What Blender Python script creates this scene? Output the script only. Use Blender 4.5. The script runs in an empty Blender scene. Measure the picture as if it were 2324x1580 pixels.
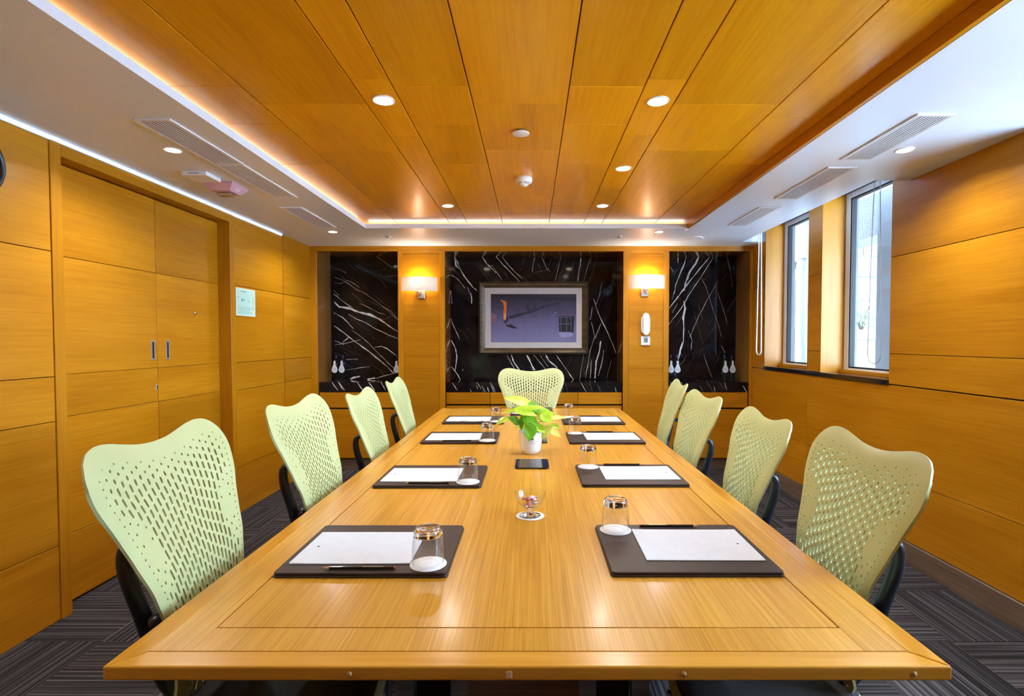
import bpy, bmesh, math, random
from mathutils import Vector, Matrix
from mathutils.geometry import delaunay_2d_cdt

random.seed(7)
sc = bpy.context.scene
COL = sc.collection
PI = math.pi

# ------------------------------------------------------------------ camera
F, CX, CY, PITCH, HCAM = 1200.0, 1206.0, 807.6, math.radians(1.7), 1.306
cd = bpy.data.cameras.new('camera')
cam = bpy.data.objects.new('camera', cd)
COL.objects.link(cam)
cam.location = (0, 0, HCAM)
cam.rotation_euler = (PI/2 - PITCH, 0, 0)
cd.sensor_fit = 'HORIZONTAL'
cd.sensor_width = 36.0
cd.lens = 36.0*F/2324.0
cd.shift_x = -(CX-1162.0)/2324.0
cd.shift_y = (CY-790.0)/2324.0
cd.clip_start = 0.02
sc.camera = cam

# ------------------------------------------------------------------ world
w = bpy.data.worlds.new('overcast_sky')
sc.world = w
w.use_nodes = True
bg = w.node_tree.nodes['Background']
bg.inputs['Color'].default_value = (0.56, 0.77, 1.0, 1)
bg.inputs['Strength'].default_value = 15.0
bounce_sun_d = bpy.data.lights.new('bounce_sun', 'SUN'); bounce_sun_d.energy = 22.0; bounce_sun_d.angle = 0.02; bounce_sun_d.color = (1.0, 0.97, 0.92)
bounce_sun = bpy.data.objects.new('bounce_sun', bounce_sun_d); COL.objects.link(bounce_sun)
bounce_sun.rotation_euler = Vector((0.35, -0.45, -0.82)).to_track_quat('-Z', 'Y').to_euler()      # added: stays out of the room, lights the terrace for bounce onto soffits
sc.view_settings.view_transform = 'Standard'
sc.view_settings.look = 'None'
sc.view_settings.gamma = 1.0
sc.view_settings.use_curve_mapping = False
sc.view_settings.exposure = 1.16
sc.cycles.use_denoising = True
sc.cycles.use_adaptive_sampling = True
sc.cycles.adaptive_threshold = 0.06
sc.cycles.max_bounces = 10
sc.cycles.diffuse_bounces = 6
sc.cycles.glossy_bounces = 4
sc.cycles.transmission_bounces = 10
sc.cycles.transparent_max_bounces = 24
sc.cycles.sample_clamp_indirect = 6.0
sc.cycles.blur_glossy = 0.5

# lamp strengths (the room's own lamps and the added soffit pair)
P_WOOD, P_SOFFIT, P_SCONCE = 3.3, 4.6, 3.8
COL_WARM, COL_WHITE = (1.0, 0.95, 0.88), (0.90, 0.96, 1.0)
LED_E = 4.0

# room
XL, XR, YB, YF = -2.2, 2.2, 5.26, -1.1
ZS, ZW = 2.236, 2.292          # soffit, raised wood ceiling
YN = 5.63                      # back of the niches
TX0, TX1, TY1 = -1.38, 1.296, 4.43   # ceiling tray
ZT = 0.75                      # table top

# ------------------------------------------------------------------ pixel helpers
FW = Vector((0, math.cos(PITCH), -math.sin(PITCH)))
UP = Vector((0, math.sin(PITCH), math.cos(PITCH)))
C0 = Vector((0, 0, HCAM))
def ray(px, py):
    return FW + Vector((1, 0, 0))*((px-CX)/F) + UP*(-(py-CY)/F)
def onX(px, py, X): d = ray(px, py); return C0 + d*(X/d.x)
def onY(px, py, Y): d = ray(px, py); return C0 + d*(Y/d.y)
def onZ(px, py, Z): d = ray(px, py); return C0 + d*((Z-HCAM)/d.z)

# ------------------------------------------------------------------ materials
MATS = {}
def srgb(r, g, b):
    f = lambda c: (c/255/12.92 if c/255 <= 0.04045 else ((c/255+0.055)/1.055)**2.4)
    return (f(r), f(g), f(b), 1)
def pr(name, col, rough=0.5, metal=0.0, coat=0.0, spec=0.5, trans=0.0, ior=1.45, emit=None, es=0.0, sheen=0.0):
    if name in MATS: return MATS[name]
    m = bpy.data.materials.new(name); m.use_nodes = True
    b = m.node_tree.nodes['Principled BSDF']
    c = col if len(col) == 4 else (*col, 1)
    b.inputs['Base Color'].default_value = c
    b.inputs['Roughness'].default_value = rough
    b.inputs['Metallic'].default_value = metal
    b.inputs['Coat Weight'].default_value = coat
    b.inputs['Coat Roughness'].default_value = 0.08
    b.inputs['Specular IOR Level'].default_value = spec
    b.inputs['Transmission Weight'].default_value = trans
    b.inputs['IOR'].default_value = ior
    if sheen: b.inputs['Sheen Weight'].default_value = sheen
    if emit:
        b.inputs['Emission Color'].default_value = (*emit, 1)
        b.inputs['Emission Strength'].default_value = es
    MATS[name] = m
    return m
def noisy(name, c1, c2, rough=0.6, scale=(10, 10, 10), detail=4, bump=0.0, coat=0.0, lo=0.35, hi=0.65, metal=0.0, r2=None, spec=0.5):
    """two-tone procedural material on object coordinates, shifted per object"""
    if name in MATS: return MATS[name]
    m = pr(name, c1, rough, metal, coat, spec)
    nt = m.node_tree; N = nt.nodes; L = nt.links
    b = N['Principled BSDF']
    tc = N.new('ShaderNodeTexCoord'); oi = N.new('ShaderNodeObjectInfo')
    mul = N.new('ShaderNodeVectorMath'); mul.operation = 'SCALE'
    mul.inputs[0].default_value = (37.1, 17.3, 53.9)
    L.new(oi.outputs['Random'], mul.inputs['Scale'])
    mp = N.new('ShaderNodeMapping'); mp.inputs['Scale'].default_value = scale
    L.new(tc.outputs['Object'], mp.inputs['Vector'])
    add = N.new('ShaderNodeVectorMath'); add.operation = 'ADD'
    L.new(mp.outputs[0], add.inputs[0]); L.new(mul.outputs[0], add.inputs[1])
    nz = N.new('ShaderNodeTexNoise'); nz.inputs['Scale'].default_value = 1.0
    nz.inputs['Detail'].default_value = detail; nz.inputs['Roughness'].default_value = 0.6
    L.new(add.outputs[0], nz.inputs['Vector'])
    cr = N.new('ShaderNodeValToRGB')
    cr.color_ramp.elements[0].position = lo; cr.color_ramp.elements[0].color = c1 if len(c1) == 4 else (*c1, 1)
    cr.color_ramp.elements[1].position = hi; cr.color_ramp.elements[1].color = c2 if len(c2) == 4 else (*c2, 1)
    L.new(nz.outputs['Fac'], cr.inputs['Fac']); L.new(cr.outputs['Color'], b.inputs['Base Color'])
    if bump:
        bp = N.new('ShaderNodeBump'); bp.inputs['Strength'].default_value = bump; bp.inputs['Distance'].default_value = 0.002
        L.new(nz.outputs['Fac'], bp.inputs['Height']); L.new(bp.outputs['Normal'], b.inputs['Normal'])
    return m
def wood(name, dark, mid, light, axis='X', rough=0.34, coat=0.06, var=0.12, fine=90.0, bump=0.02, contrast=1.0, fw=0.42):
    """veneer: fine fibres and broad figure stretched along the axis, tone shifted per board"""
    if name in MATS: return MATS[name]
    m = pr(name, mid, rough, 0, coat, 0.32)
    nt = m.node_tree; N = nt.nodes; L = nt.links
    b = N['Principled BSDF']; b.inputs['Coat Roughness'].default_value = 0.16
    tc = N.new('ShaderNodeTexCoord'); oi = N.new('ShaderNodeObjectInfo')
    mul = N.new('ShaderNodeVectorMath'); mul.operation = 'SCALE'; mul.inputs[0].default_value = (37.1, 17.3, 53.9)
    L.new(oi.outputs['Random'], mul.inputs['Scale'])
    def layer(along, across, detail, dist=0.0):
        s = [across]*3; s['XYZ'.index(axis)] = along
        mp = N.new('ShaderNodeMapping'); mp.inputs['Scale'].default_value = s
        L.new(tc.outputs['Object'], mp.inputs['Vector'])
        ad = N.new('ShaderNodeVectorMath'); ad.operation = 'ADD'
        L.new(mp.outputs[0], ad.inputs[0]); L.new(mul.outputs[0], ad.inputs[1])
        nz = N.new('ShaderNodeTexNoise'); nz.inputs['Scale'].default_value = 1.0
        nz.inputs['Detail'].default_value = detail; nz.inputs['Roughness'].default_value = 0.62
        nz.inputs['Distortion'].default_value = dist
        L.new(ad.outputs[0], nz.inputs['Vector'])
        return nz.outputs['Fac']
    fig = layer(0.7, 6.0, 4, 0.6); fib = layer(2.5, fine, 3)
    mx = N.new('ShaderNodeMath'); mx.operation = 'MULTIPLY_ADD'
    mx.inputs[1].default_value = fw; L.new(fib, mx.inputs[0])
    m2 = N.new('ShaderNodeMath'); m2.operation = 'MULTIPLY'; m2.inputs[1].default_value = 1-fw
    L.new(fig, m2.inputs[0]); L.new(m2.outputs[0], mx.inputs[2])
    cr = N.new('ShaderNodeValToRGB'); e = cr.color_ramp.elements
    e[0].position = 0.5-0.16/contrast; e[0].color = (*dark, 1)
    e[1].position = 0.5+0.16/contrast; e[1].color = (*light, 1)
    k = e.new(0.5); k.color = (*mid, 1)
    L.new(mx.outputs[0], cr.inputs['Fac'])
    hs = N.new('ShaderNodeHueSaturation')
    mr = N.new('ShaderNodeMapRange'); mr.inputs['To Min'].default_value = 1-var; mr.inputs['To Max'].default_value = 1+var*0.7
    L.new(oi.outputs['Random'], mr.inputs['Value']); L.new(mr.outputs[0], hs.inputs['Value'])
    L.new(cr.outputs['Color'], hs.inputs['Color']); L.new(hs.outputs['Color'], b.inputs['Base Color'])
    if bump:
        bp = N.new('ShaderNodeBump'); bp.inputs['Strength'].default_value = bump; bp.inputs['Distance'].default_value = 0.001
        L.new(fib, bp.inputs['Height']); L.new(bp.outputs['Normal'], b.inputs['Normal'])
    return m
def clear_glass(name, tint=(1, 1, 1), ior=1.5, rough=0.0, gain=1.0):
    """thin clear sheet: straight-through transmission with Fresnel reflection"""
    if name in MATS: return MATS[name]
    m = bpy.data.materials.new(name); m.use_nodes = True
    nt = m.node_tree; N = nt.nodes; L = nt.links
    N.remove(N['Principled BSDF'])
    out = N['Material Output']
    t = N.new('ShaderNodeBsdfTransparent'); t.inputs['Color'].default_value = (*tint, 1)
    g = N.new('ShaderNodeBsdfGlossy'); g.inputs['Roughness'].default_value = rough
    fr = N.new('ShaderNodeFresnel')
    ge = N.new('ShaderNodeNewGeometry'); ir = N.new('ShaderNodeMapRange')      # same reflection from either side of the sheet
    ir.inputs['To Min'].default_value = ior; ir.inputs['To Max'].default_value = 1/ior
    L.new(ge.outputs['Backfacing'], ir.inputs['Value']); L.new(ir.outputs[0], fr.inputs['IOR'])
    mx = N.new('ShaderNodeMixShader')
    if gain != 1.0:
        mm = N.new('ShaderNodeMath'); mm.operation = 'MULTIPLY'; mm.inputs[1].default_value = gain; mm.use_clamp = True
        L.new(fr.outputs[0], mm.inputs[0]); L.new(mm.outputs[0], mx.inputs[0])
    else:
        L.new(fr.outputs[0], mx.inputs[0])
    L.new(t.outputs[0], mx.inputs[1]); L.new(g.outputs[0], mx.inputs[2]); L.new(mx.outputs[0], out.inputs['Surface'])
    MATS[name] = m
    return m
def fabric_shade(name, col):
    if name in MATS: return MATS[name]
    m = bpy.data.materials.new(name); m.use_nodes = True
    nt = m.node_tree; N = nt.nodes; L = nt.links
    N.remove(N['Principled BSDF']); out = N['Material Output']
    d = N.new('ShaderNodeBsdfDiffuse'); d.inputs['Color'].default_value = (*col, 1)
    t = N.new('ShaderNodeBsdfTranslucent'); t.inputs['Color'].default_value = (*col, 1)
    mx = N.new('ShaderNodeMixShader'); mx.inputs[0].default_value = 0.045
    L.new(d.outputs[0], mx.inputs[1]); L.new(t.outputs[0], mx.inputs[2]); L.new(mx.outputs[0], out.inputs['Surface'])
    MATS[name] = m
    return m
def leafmat(name, c1, c2):
    m = noisy(name, c1, c2, 0.35, (14, 14, 14), 3, 0.0, 0.1)
    nt = m.node_tree; N = nt.nodes; L = nt.links
    b = N['Principled BSDF']; out = N['Material Output']
    t = N.new('ShaderNodeBsdfTranslucent')
    src = b.inputs['Base Color'].links[0].from_socket
    L.new(src, t.inputs['Color'])
    mx = N.new('ShaderNodeMixShader'); mx.inputs[0].default_value = 0.35
    L.new(b.outputs[0], mx.inputs[1]); L.new(t.outputs[0], mx.inputs[2]); L.new(mx.outputs[0], out.inputs['Surface'])
    return m

WD, WM, WL = (0.395, 0.140, 0.002), (0.48, 0.186, 0.004), (0.565, 0.235, 0.010)
wood_y = wood('veneer_lengthwise', WD, WM, WL, 'Y')          # left, right wall: grain along the wall
wood_x = wood('veneer_crosswise', WD, WM, WL, 'X')           # back wall
wood_v = wood('veneer_upright', WD, WM, WL, 'Z')
CDk, CM, CL = (0.68, 0.272, 0.003), (0.80, 0.343, 0.005), (0.87, 0.41, 0.010)
wood_c = wood('ceiling_veneer', CDk, CM, CL, 'Y', 0.28, 0.10, 0.14)
TD, TM, TL = (0.44, 0.195, 0.011), (0.545, 0.262, 0.022), (0.635, 0.335, 0.050)
wood_t = wood('table_veneer', TD, TM, TL, 'Y', 0.30, 0.2, 0.05, 210.0, 0.08, 1.35, 0.6)
wood_te = wood('table_edging_long', (0.48, 0.20, 0.012), (0.59, 0.27, 0.022), (0.68, 0.34, 0.04), 'Y', 0.25, 0.35, 0.1, 60.0, 0.03)
wood_tx = wood('table_edging_short', (0.48, 0.20, 0.012), (0.59, 0.27, 0.022), (0.68, 0.34, 0.04), 'X', 0.25, 0.35, 0.1, 60.0, 0.03)
wood_n = wood('niche_veneer_shaded', (0.20, 0.085, 0.018), (0.27, 0.115, 0.026), (0.33, 0.15, 0.035), 'Z', 0.12, 0.9, 0.05)  # veneer darkened: niche shade and marble reflections are in the colour
wood_k = wood('grey_skirting_wood', (0.10, 0.065, 0.045), (0.16, 0.105, 0.075), (0.22, 0.15, 0.11), 'Y', 0.4, 0.1)
wood_kx = wood('grey_plinth_wood', (0.10, 0.065, 0.045), (0.16, 0.105, 0.075), (0.22, 0.15, 0.11), 'X', 0.4, 0.1)
white_p = noisy('soffit_paint', (0.77, 0.86, 0.97), (0.79, 0.875, 0.98), 0.34, (3, 3, 3), 3, 0.0, 0.0)
white_pl = pr('white_plastic', (0.82, 0.82, 0.82), 0.35)
dark_core = pr('dark_joint', (0.03, 0.015, 0.006), 0.8)
chrome = pr('polished_steel', (0.74, 0.75, 0.78), 0.28, 0.85)
steel = noisy('brushed_steel', (0.30, 0.32, 0.37), (0.38, 0.40, 0.46), 0.35, (5, 60, 60), 3, 0, 0, metal=0.8)
black_pl = pr('black_plastic', (0.012, 0.013, 0.016), 0.32)
frame_bl = noisy('blue_black_frame', (0.010, 0.014, 0.022), (0.018, 0.024, 0.036), 0.3, (8, 8, 8), 2)
rubber = pr('black_rubber', (0.01, 0.01, 0.01), 0.7)
paper_m = noisy('white_paper', (0.60, 0.645, 0.72), (0.64, 0.675, 0.74), 0.6, (40, 40, 40), 2)
leather = noisy('brown_leather', (0.034, 0.019, 0.015), (0.046, 0.027, 0.021), 0.42, (260, 260, 260), 3, 0.25, spec=0.3)
leather_d = noisy('brown_leather_dark', (0.023, 0.013, 0.011), (0.032, 0.019, 0.016), 0.42, (260, 260, 260), 3, 0.25)
coaster_m = noisy('coaster_card', (0.80, 0.82, 0.86), (0.86, 0.87, 0.90), 0.55, (60, 60, 60), 2)
g_thin = clear_glass('thin_tumbler_glass', (0.985, 0.99, 0.99), 1.5)
g_thick = pr('thick_glass', (1, 1, 1), 0.0, 0, 0, 0.5, 1.0, 1.5)
g_pane = clear_glass('window_glass', (0.94, 0.97, 1.0), 1.45)
shell_m = noisy('pale_green_polymer', (0.46, 0.52, 0.255), (0.50, 0.555, 0.285), 0.38, (6, 6, 6), 2)
seat_m = noisy('black_seat_mesh', (0.012, 0.013, 0.016), (0.030, 0.032, 0.038), 0.75, (400, 400, 400), 2, 0.3)
marble = noisy('black_marble', (0.004, 0.004, 0.006), (0.012, 0.011, 0.013), 0.07, (5, 5, 5), 6, 0, 0.0, spec=0.28)
vein_w = noisy('marble_vein_white', (0.45, 0.44, 0.47), (0.85, 0.82, 0.82), 0.08, (45, 45, 45), 5, 0, 0.0)
vein_g = noisy('marble_vein_grey', (0.05, 0.048, 0.052), (0.30, 0.27, 0.26), 0.08, (60, 60, 60), 5, 0, 0.3)
terrace_m = noisy('pale_terrace_tile', (0.62, 0.69, 0.76), (0.70, 0.76, 0.83), 0.7, (3, 3, 3), 4)
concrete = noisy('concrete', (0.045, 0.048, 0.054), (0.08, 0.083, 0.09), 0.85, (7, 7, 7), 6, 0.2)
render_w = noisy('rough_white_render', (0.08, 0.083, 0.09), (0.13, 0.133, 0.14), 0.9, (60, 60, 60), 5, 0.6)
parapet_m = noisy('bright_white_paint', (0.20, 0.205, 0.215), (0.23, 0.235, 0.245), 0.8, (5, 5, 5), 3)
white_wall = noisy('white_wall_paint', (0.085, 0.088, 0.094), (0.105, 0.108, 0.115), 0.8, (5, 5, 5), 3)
def carpet_mat():
    m = pr('striped_carpet', (0.05, 0.05, 0.055), 0.95, 0, 0, 0.1)
    nt = m.node_tree; N = nt.nodes; L = nt.links; b = N['Principled BSDF']
    tc = N.new('ShaderNodeTexCoord'); oi = N.new('ShaderNodeObjectInfo')
    mul = N.new('ShaderNodeVectorMath'); mul.operation = 'SCALE'; mul.inputs[0].default_value = (3.1, 91.0, 0)
    L.new(oi.outputs['Random'], mul.inputs['Scale'])
    def nz(s, d):
        mp = N.new('ShaderNodeMapping'); mp.inputs['Scale'].default_value = s
        L.new(tc.outputs['Object'], mp.inputs['Vector'])
        ad = N.new('ShaderNodeVectorMath'); ad.operation = 'ADD'
        L.new(mp.outputs[0], ad.inputs[0]); L.new(mul.outputs[0], ad.inputs[1])
        n = N.new('ShaderNodeTexNoise'); n.inputs['Scale'].default_value = 1; n.inputs['Detail'].default_value = d
        L.new(ad.outputs[0], n.inputs['Vector']); return n.outputs['Fac']
    st = nz((0.6, 75, 1), 3); fl = nz((260, 260, 1), 2)
    cr = N.new('ShaderNodeValToRGB'); e = cr.color_ramp.elements
    e[0].position = 0.36; e[0].color = (0.016, 0.015, 0.016, 1)
    e[1].position = 0.68; e[1].color = (0.135, 0.120, 0.125, 1)
    k = e.new(0.5); k.color = (0.042, 0.038, 0.040, 1)
    L.new(st, cr.inputs['Fac'])
    mx = N.new('ShaderNodeMix'); mx.data_type = 'RGBA'; mx.blend_type = 'OVERLAY'; mx.inputs['Factor'].default_value = 0.5
    L.new(cr.outputs['Color'], mx.inputs[6]); L.new(fl, mx.inputs[7])
    L.new(mx.outputs[2], b.inputs['Base Color'])
    bp = N.new('ShaderNodeBump'); bp.inputs['Strength'].default_value = 0.5; bp.inputs['Distance'].default_value = 0.003
    L.new(st, bp.inputs['Height']); L.new(bp.outputs['Normal'], b.inputs['Normal'])
    return m
carpet = carpet_mat()
def emis(name, col, s): return pr(name, (0.8, 0.8, 0.8), 0.4, emit=col, es=s)
lamp_warm = emis('downlight_glow_warm', (1.0, 0.88, 0.62), 30.0)
lamp_white = emis('downlight_glow_white', (0.95, 0.97, 1.0), 14.0)
led_m = emis('cove_led_glow', (1.0, 0.92, 0.84), LED_E)
led_cool = emis('linear_led_glow', (0.55, 0.76, 1.0), 0.42)

# ------------------------------------------------------------------ object helpers
def tag(o, label=None, cat=None, group=None, kind=None):
    if label: o['label'] = label
    if cat: o['category'] = cat
    if group: o['group'] = group
    if kind: o['kind'] = kind
    return o
def thing(name, label, cat, loc=(0, 0, 0), rz=0.0, group=None):
    o = bpy.data.objects.new(name, None); COL.objects.link(o)
    o.location = loc; o.rotation_euler = (0, 0, rz); o.empty_display_size = 0.05
    return tag(o, label, cat, group)
def link(name, me, mat, parent=None, smooth=False):
    o = bpy.data.objects.new(name, me); COL.objects.link(o)
    if mat is not None:
        for x in (mat if isinstance(mat, (list, tuple)) else [mat]): me.materials.append(x)
    if parent is not None: o.parent = parent
    if smooth:
        for p in me.polygons: p.use_smooth = True
    return o
def raw(name, verts, faces, mat, parent=None, smooth=False):
    me = bpy.data.meshes.new(name); me.from_pydata([tuple(v) for v in verts], [], faces); me.update()
    return link(name, me, mat, parent, smooth)
class MB:
    """collects shapes into one mesh"""
    def __init__(s): s.v = []; s.f = []; s.sm = []
    def add(s, verts, faces, smooth=False):
        n = len(s.v); s.v += [tuple(v) for v in verts]
        s.f += [tuple(i+n for i in f) for f in faces]; s.sm += [smooth]*len(faces); return s
    def box(s, x0, x1, y0, y1, z0, z1):
        v = [(x0, y0, z0), (x1, y0, z0), (x1, y1, z0), (x0, y1, z0), (x0, y0, z1), (x1, y0, z1), (x1, y1, z1), (x0, y1, z1)]
        return s.add(v, [(0, 3, 2, 1), (4, 5, 6, 7), (0, 1, 5, 4), (1, 2, 6, 5), (2, 3, 7, 6), (3, 0, 4, 7)])
    def lathe(s, prof, seg=28, c=(0, 0, 0), cap=True, smooth=True):
        v = []; f = []
        for r, z in prof:
            for i in range(seg):
                a = 2*PI*i/seg; v.append((c[0]+r*math.cos(a), c[1]+r*math.sin(a), c[2]+z))
        for k in range(len(prof)-1):
            for i in range(seg):
                j = (i+1) % seg; f.append((k*seg+i, k*seg+j, (k+1)*seg+j, (k+1)*seg+i))
        s.add(v, f, smooth)
        if cap:
            n = len(s.v)-len(v)
            if prof[0][0] > 1e-6: s.f.append(tuple(n+i for i in reversed(range(seg)))); s.sm.append(False)
            if prof[-1][0] > 1e-6: s.f.append(tuple(n+(len(prof)-1)*seg+i for i in range(seg))); s.sm.append(False)
        return s
    def tube(s, pts, rad, seg=8, cap=True, flat=None, closed=False):
        """sweep a round (or flattened) section along points; rad a number or one per point"""
        P = [Vector(p) for p in pts]; n = len(P)
        R = rad if isinstance(rad, (list, tuple)) else [rad]*n
        v = []; prev = None
        for i in range(n):
            if closed: t = (P[(i+1) % n]-P[i-1])
            else: t = (P[min(i+1, n-1)]-P[max(i-1, 0)])
            t.normalize()
            if prev is None:
                a = Vector((0, 0, 1)) if abs(t.z) < 0.9 else Vector((1, 0, 0))
                u = t.cross(a).normalized()
            else:
                u = (prev - t*prev.dot(t)).normalized()
            prev = u; q = t.cross(u)
            fl = flat if flat else (1, 1)
            for k in range(seg):
                a = 2*PI*k/seg
                v.append(P[i]+u*(math.cos(a)*R[i]*fl[0])+q*(math.sin(a)*R[i]*fl[1]))
        f = []
        for i in range(n if closed else n-1):
            i2 = (i+1) % n
            for k in range(seg):
                k2 = (k+1) % seg; f.append((i*seg+k, i*seg+k2, i2*seg+k2, i2*seg+k))
        if cap and not closed:
            f.append(tuple(reversed(range(seg)))); f.append(tuple((n-1)*seg+k for k in range(seg)))
        return s.add(v, f, True)
    def build(s, name, mat, parent=None, bevel=0.0, bseg=1, loc=None):
        me = bpy.data.meshes.new(name); me.from_pydata(s.v, [], s.f)
        for p, q in zip(me.polygons, s.sm): p.use_smooth = q
        if bevel:
            bm = bmesh.new(); bm.from_mesh(me)
            es = [e for e in bm.edges if len(e.link_faces) == 2 and e.calc_face_angle(0) > 0.6]
            bmesh.ops.bevel(bm, geom=es, offset=bevel, segments=bseg, affect='EDGES', profile=0.5, clamp_overlap=True)
            bm.to_mesh(me); bm.free()
        me.update()
        o = link(name, me, mat, parent)
        if loc: o.location = loc
        return o
def box(name, x0, x1, y0, y1, z0, z1, mat, parent=None, bevel=0.0, bseg=1):
    return MB().box(min(x0, x1), max(x0, x1), min(y0, y1), max(y0, y1), min(z0, z1), max(z0, z1)).build(name, mat, parent, bevel, bseg)
def rrect(w, h, r, n=5):
    pts = []
    for cx, cy, a0 in ((w/2-r, h/2-r, 0), (-w/2+r, h/2-r, PI/2), (-w/2+r, -h/2+r, PI), (w/2-r, -h/2+r, 1.5*PI)):
        for i in range(n+1):
            a = a0+PI/2*i/n; pts.append((cx+r*math.cos(a), cy+r*math.sin(a)))
    return pts
def prism(pts, z0, z1, mb=None):
    mb = mb or MB(); n = len(pts)
    v = [(x, y, z0) for x, y in pts]+[(x, y, z1) for x, y in pts]
    f = [tuple(reversed(range(n))), tuple(range(n, 2*n))]+[(i, (i+1) % n, n+(i+1) % n, n+i) for i in range(n)]
    return mb.add(v, f)
def copy_tree(o, parent=None):
    c = o.copy(); COL.objects.link(c)
    if parent is not None: c.parent = parent
    for ch in list(o.children): copy_tree(ch, c)
    return c
def strip_poly(pts, wd):
    """a polyline with a width per point (or one) as a closed 2-D polygon"""
    n = len(pts); W = wd if isinstance(wd, (list, tuple)) else [wd]*n
    a = []; b = []
    for i in range(n):
        p = Vector(pts[i]); t = (Vector(pts[min(i+1, n-1)])-Vector(pts[max(i-1, 0)]))
        if t.length < 1e-9: t = Vector((1, 0))
        t.normalize(); q = Vector((-t.y, t.x))*W[i]/2
        a.append(p+q); b.append(p-q)
    return a+b[::-1]
def inlay(outline, polys, ribbon=()):
    """2-D faces of an outline with polygons inlaid: [(verts2d)], faces, material index per face (0 = ground)"""
    def ccw(q):
        q = [Vector(p) for p in q]
        a = sum(q[i].x*q[(i+1) % len(q)].y-q[(i+1) % len(q)].x*q[i].y for i in range(len(q)))
        return q if a > 0 else q[::-1]
    outline = ccw(outline)
    vs = list(outline); fs = [list(range(len(vs)))]; mi = [0]
    # one small quad for each stretch of a ribbon, so that no polygon crosses itself
    small = []
    for poly, k in polys:
        n = len(poly)
        if n > 4 and k in ribbon:
            for i in range(n//2-1): small.append(([poly[i], poly[i+1], poly[n-2-i], poly[n-1-i]], k))
        else: small.append((poly, k))
    for poly, k in small:
        poly = ccw(poly)
        n = len(vs); vs += [Vector(p) for p in poly]; fs.append(list(range(n, n+len(poly)))); mi.append(k)
    V, E, FF, ov, oe, of = delaunay_2d_cdt(vs, [], fs, 1, 1e-6)
    faces = []; idx = []
    for f, src in zip(FF, of):
        if 0 not in src: continue
        faces.append(tuple(f)); idx.append(mi[max(src)] if src else 0)
    return [tuple(v) for v in V], faces, idx
def inlay_obj(name, outline, polys, mats, to3d, parent=None, ribbon=()):
    V, FF, idx = inlay(outline, polys, ribbon)
    me = bpy.data.meshes.new(name); me.from_pydata([to3d(*v) for v in V], [], FF)
    for p, k in zip(me.polygons, idx): p.material_index = k
    me.update()
    return link(name, me, mats, parent)
def text2d(s, size):
    cu = bpy.data.curves.new('lettering', 'FONT'); cu.body = s; cu.size = size; cu.align_x = 'CENTER'; cu.align_y = 'CENTER'
    cu.resolution_u = 2
    o = bpy.data.objects.new('lettering', cu); COL.objects.link(o)
    dg = bpy.context.evaluated_depsgraph_get(); dg.update()
    me = o.evaluated_get(dg).to_mesh()
    v = [(p.co.x, p.co.y) for p in me.vertices]; f = [tuple(p.vertices) for p in me.polygons]
    o.evaluated_get(dg).to_mesh_clear()
    bpy.data.objects.remove(o); bpy.data.curves.remove(cu)
    return v, f
def lamp(name, kind, parent, loc, energy, col, size=0.08, spread=2.4, rot=(0, 0, 0)):
    ld = bpy.data.lights.new(name, kind); ld.energy = energy; ld.color = col
    if kind == 'AREA':
        ld.shape = 'DISK'; ld.size = size; ld.spread = spread
    else: ld.shadow_soft_size = size
    o = bpy.data.objects.new(name, ld); COL.objects.link(o); o.parent = parent; o.location = loc; o.rotation_euler = rot
    return o
# ================================================================== STRUCTURE
def struct(o, label, cat): return tag(o, label, cat, None, 'structure')

# ---- floor: carpet tiles turned alternately
floor = struct(box('floor', XL-0.2, XR+0.2, YF-0.1, YN+0.1, -0.08, -0.008, dark_core), 'dark grey striped carpet tile floor', 'floor')
TS = 0.46
tile_me = None
TX_, TY_ = -2.32, -1.425
nx = 10; ny = 16
for i in range(nx):
    for j in range(ny):
        x0 = TX_+i*TS; y0 = TY_+j*TS
        if x0 >= XR or y0 >= YB+0.05: continue
        if tile_me is None:
            t = MB().box(-TS/2+0.0006, TS/2-0.0006, -TS/2+0.0006, TS/2-0.0006, -0.008, 0.0).build('carpet_tile', carpet, floor)
            tile_me = t.data
        else:
            t = bpy.data.objects.new('carpet_tile', tile_me); COL.objects.link(t); t.parent = floor
        t.location = (x0+TS/2, y0+TS/2, 0)
        t.rotation_euler = (0, 0, PI/2*((i+j) % 2))

# ---- ceiling: white soffit ring, raised wood tray
cm = MB()
zt = ZS+0.30
LE = -1.38                        # inner edge of the soffit
cm.box(XL-0.2, LE-0.10, YF-0.1, YB+0.02, ZS, zt)                 # left
cm.box(LE-0.10, LE, YF-0.1, TY1+0.10, ZS, ZS+0.020)              # cove floor left
cm.box(LE-0.012, LE, YF-0.1, TY1+0.012, ZS+0.020, ZW-0.019)      # lip left
cm.box(TX0, TX1, TY1, TY1+0.10, ZS, ZS+0.020)                    # cove floor back
cm.box(TX0, TX1, TY1, TY1+0.012, ZS+0.020, ZW-0.019)             # lip back
cm.box(LE-0.10, XR-0.2, TY1+0.10, YB+0.02, ZS, zt)               # back
PX0, PX1, PY0, PY1 = 2.0, 2.2, 3.11, 5.03                        # blind pocket
cm.box(TX1+0.02, PX0, YF-0.1, TY1+0.10, ZS, zt)                  # right
cm.box(PX0, XR+0.02, YF-0.1, PY0, ZS, zt)
cm.box(PX0, XR+0.02, PY1, YB+0.02, ZS, zt)
cm.box(PX0-0.02, XR+0.5, PY0-0.02, PY1+0.02, ZS+0.22, zt+0.02)   # pocket roof
cm.box(XL-0.2, XR+0.5, YF-0.1, YN+0.2, zt, zt+0.05)
ceiling = struct(cm.build('ceiling', white_p), 'white plaster ceiling soffit around a raised wood tray', 'ceiling')
box('tray_fascia', TX1, TX1+0.019, YF, TY1+0.02, ZS+0.001, ZW+0.02, wood_y, ceiling)
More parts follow.
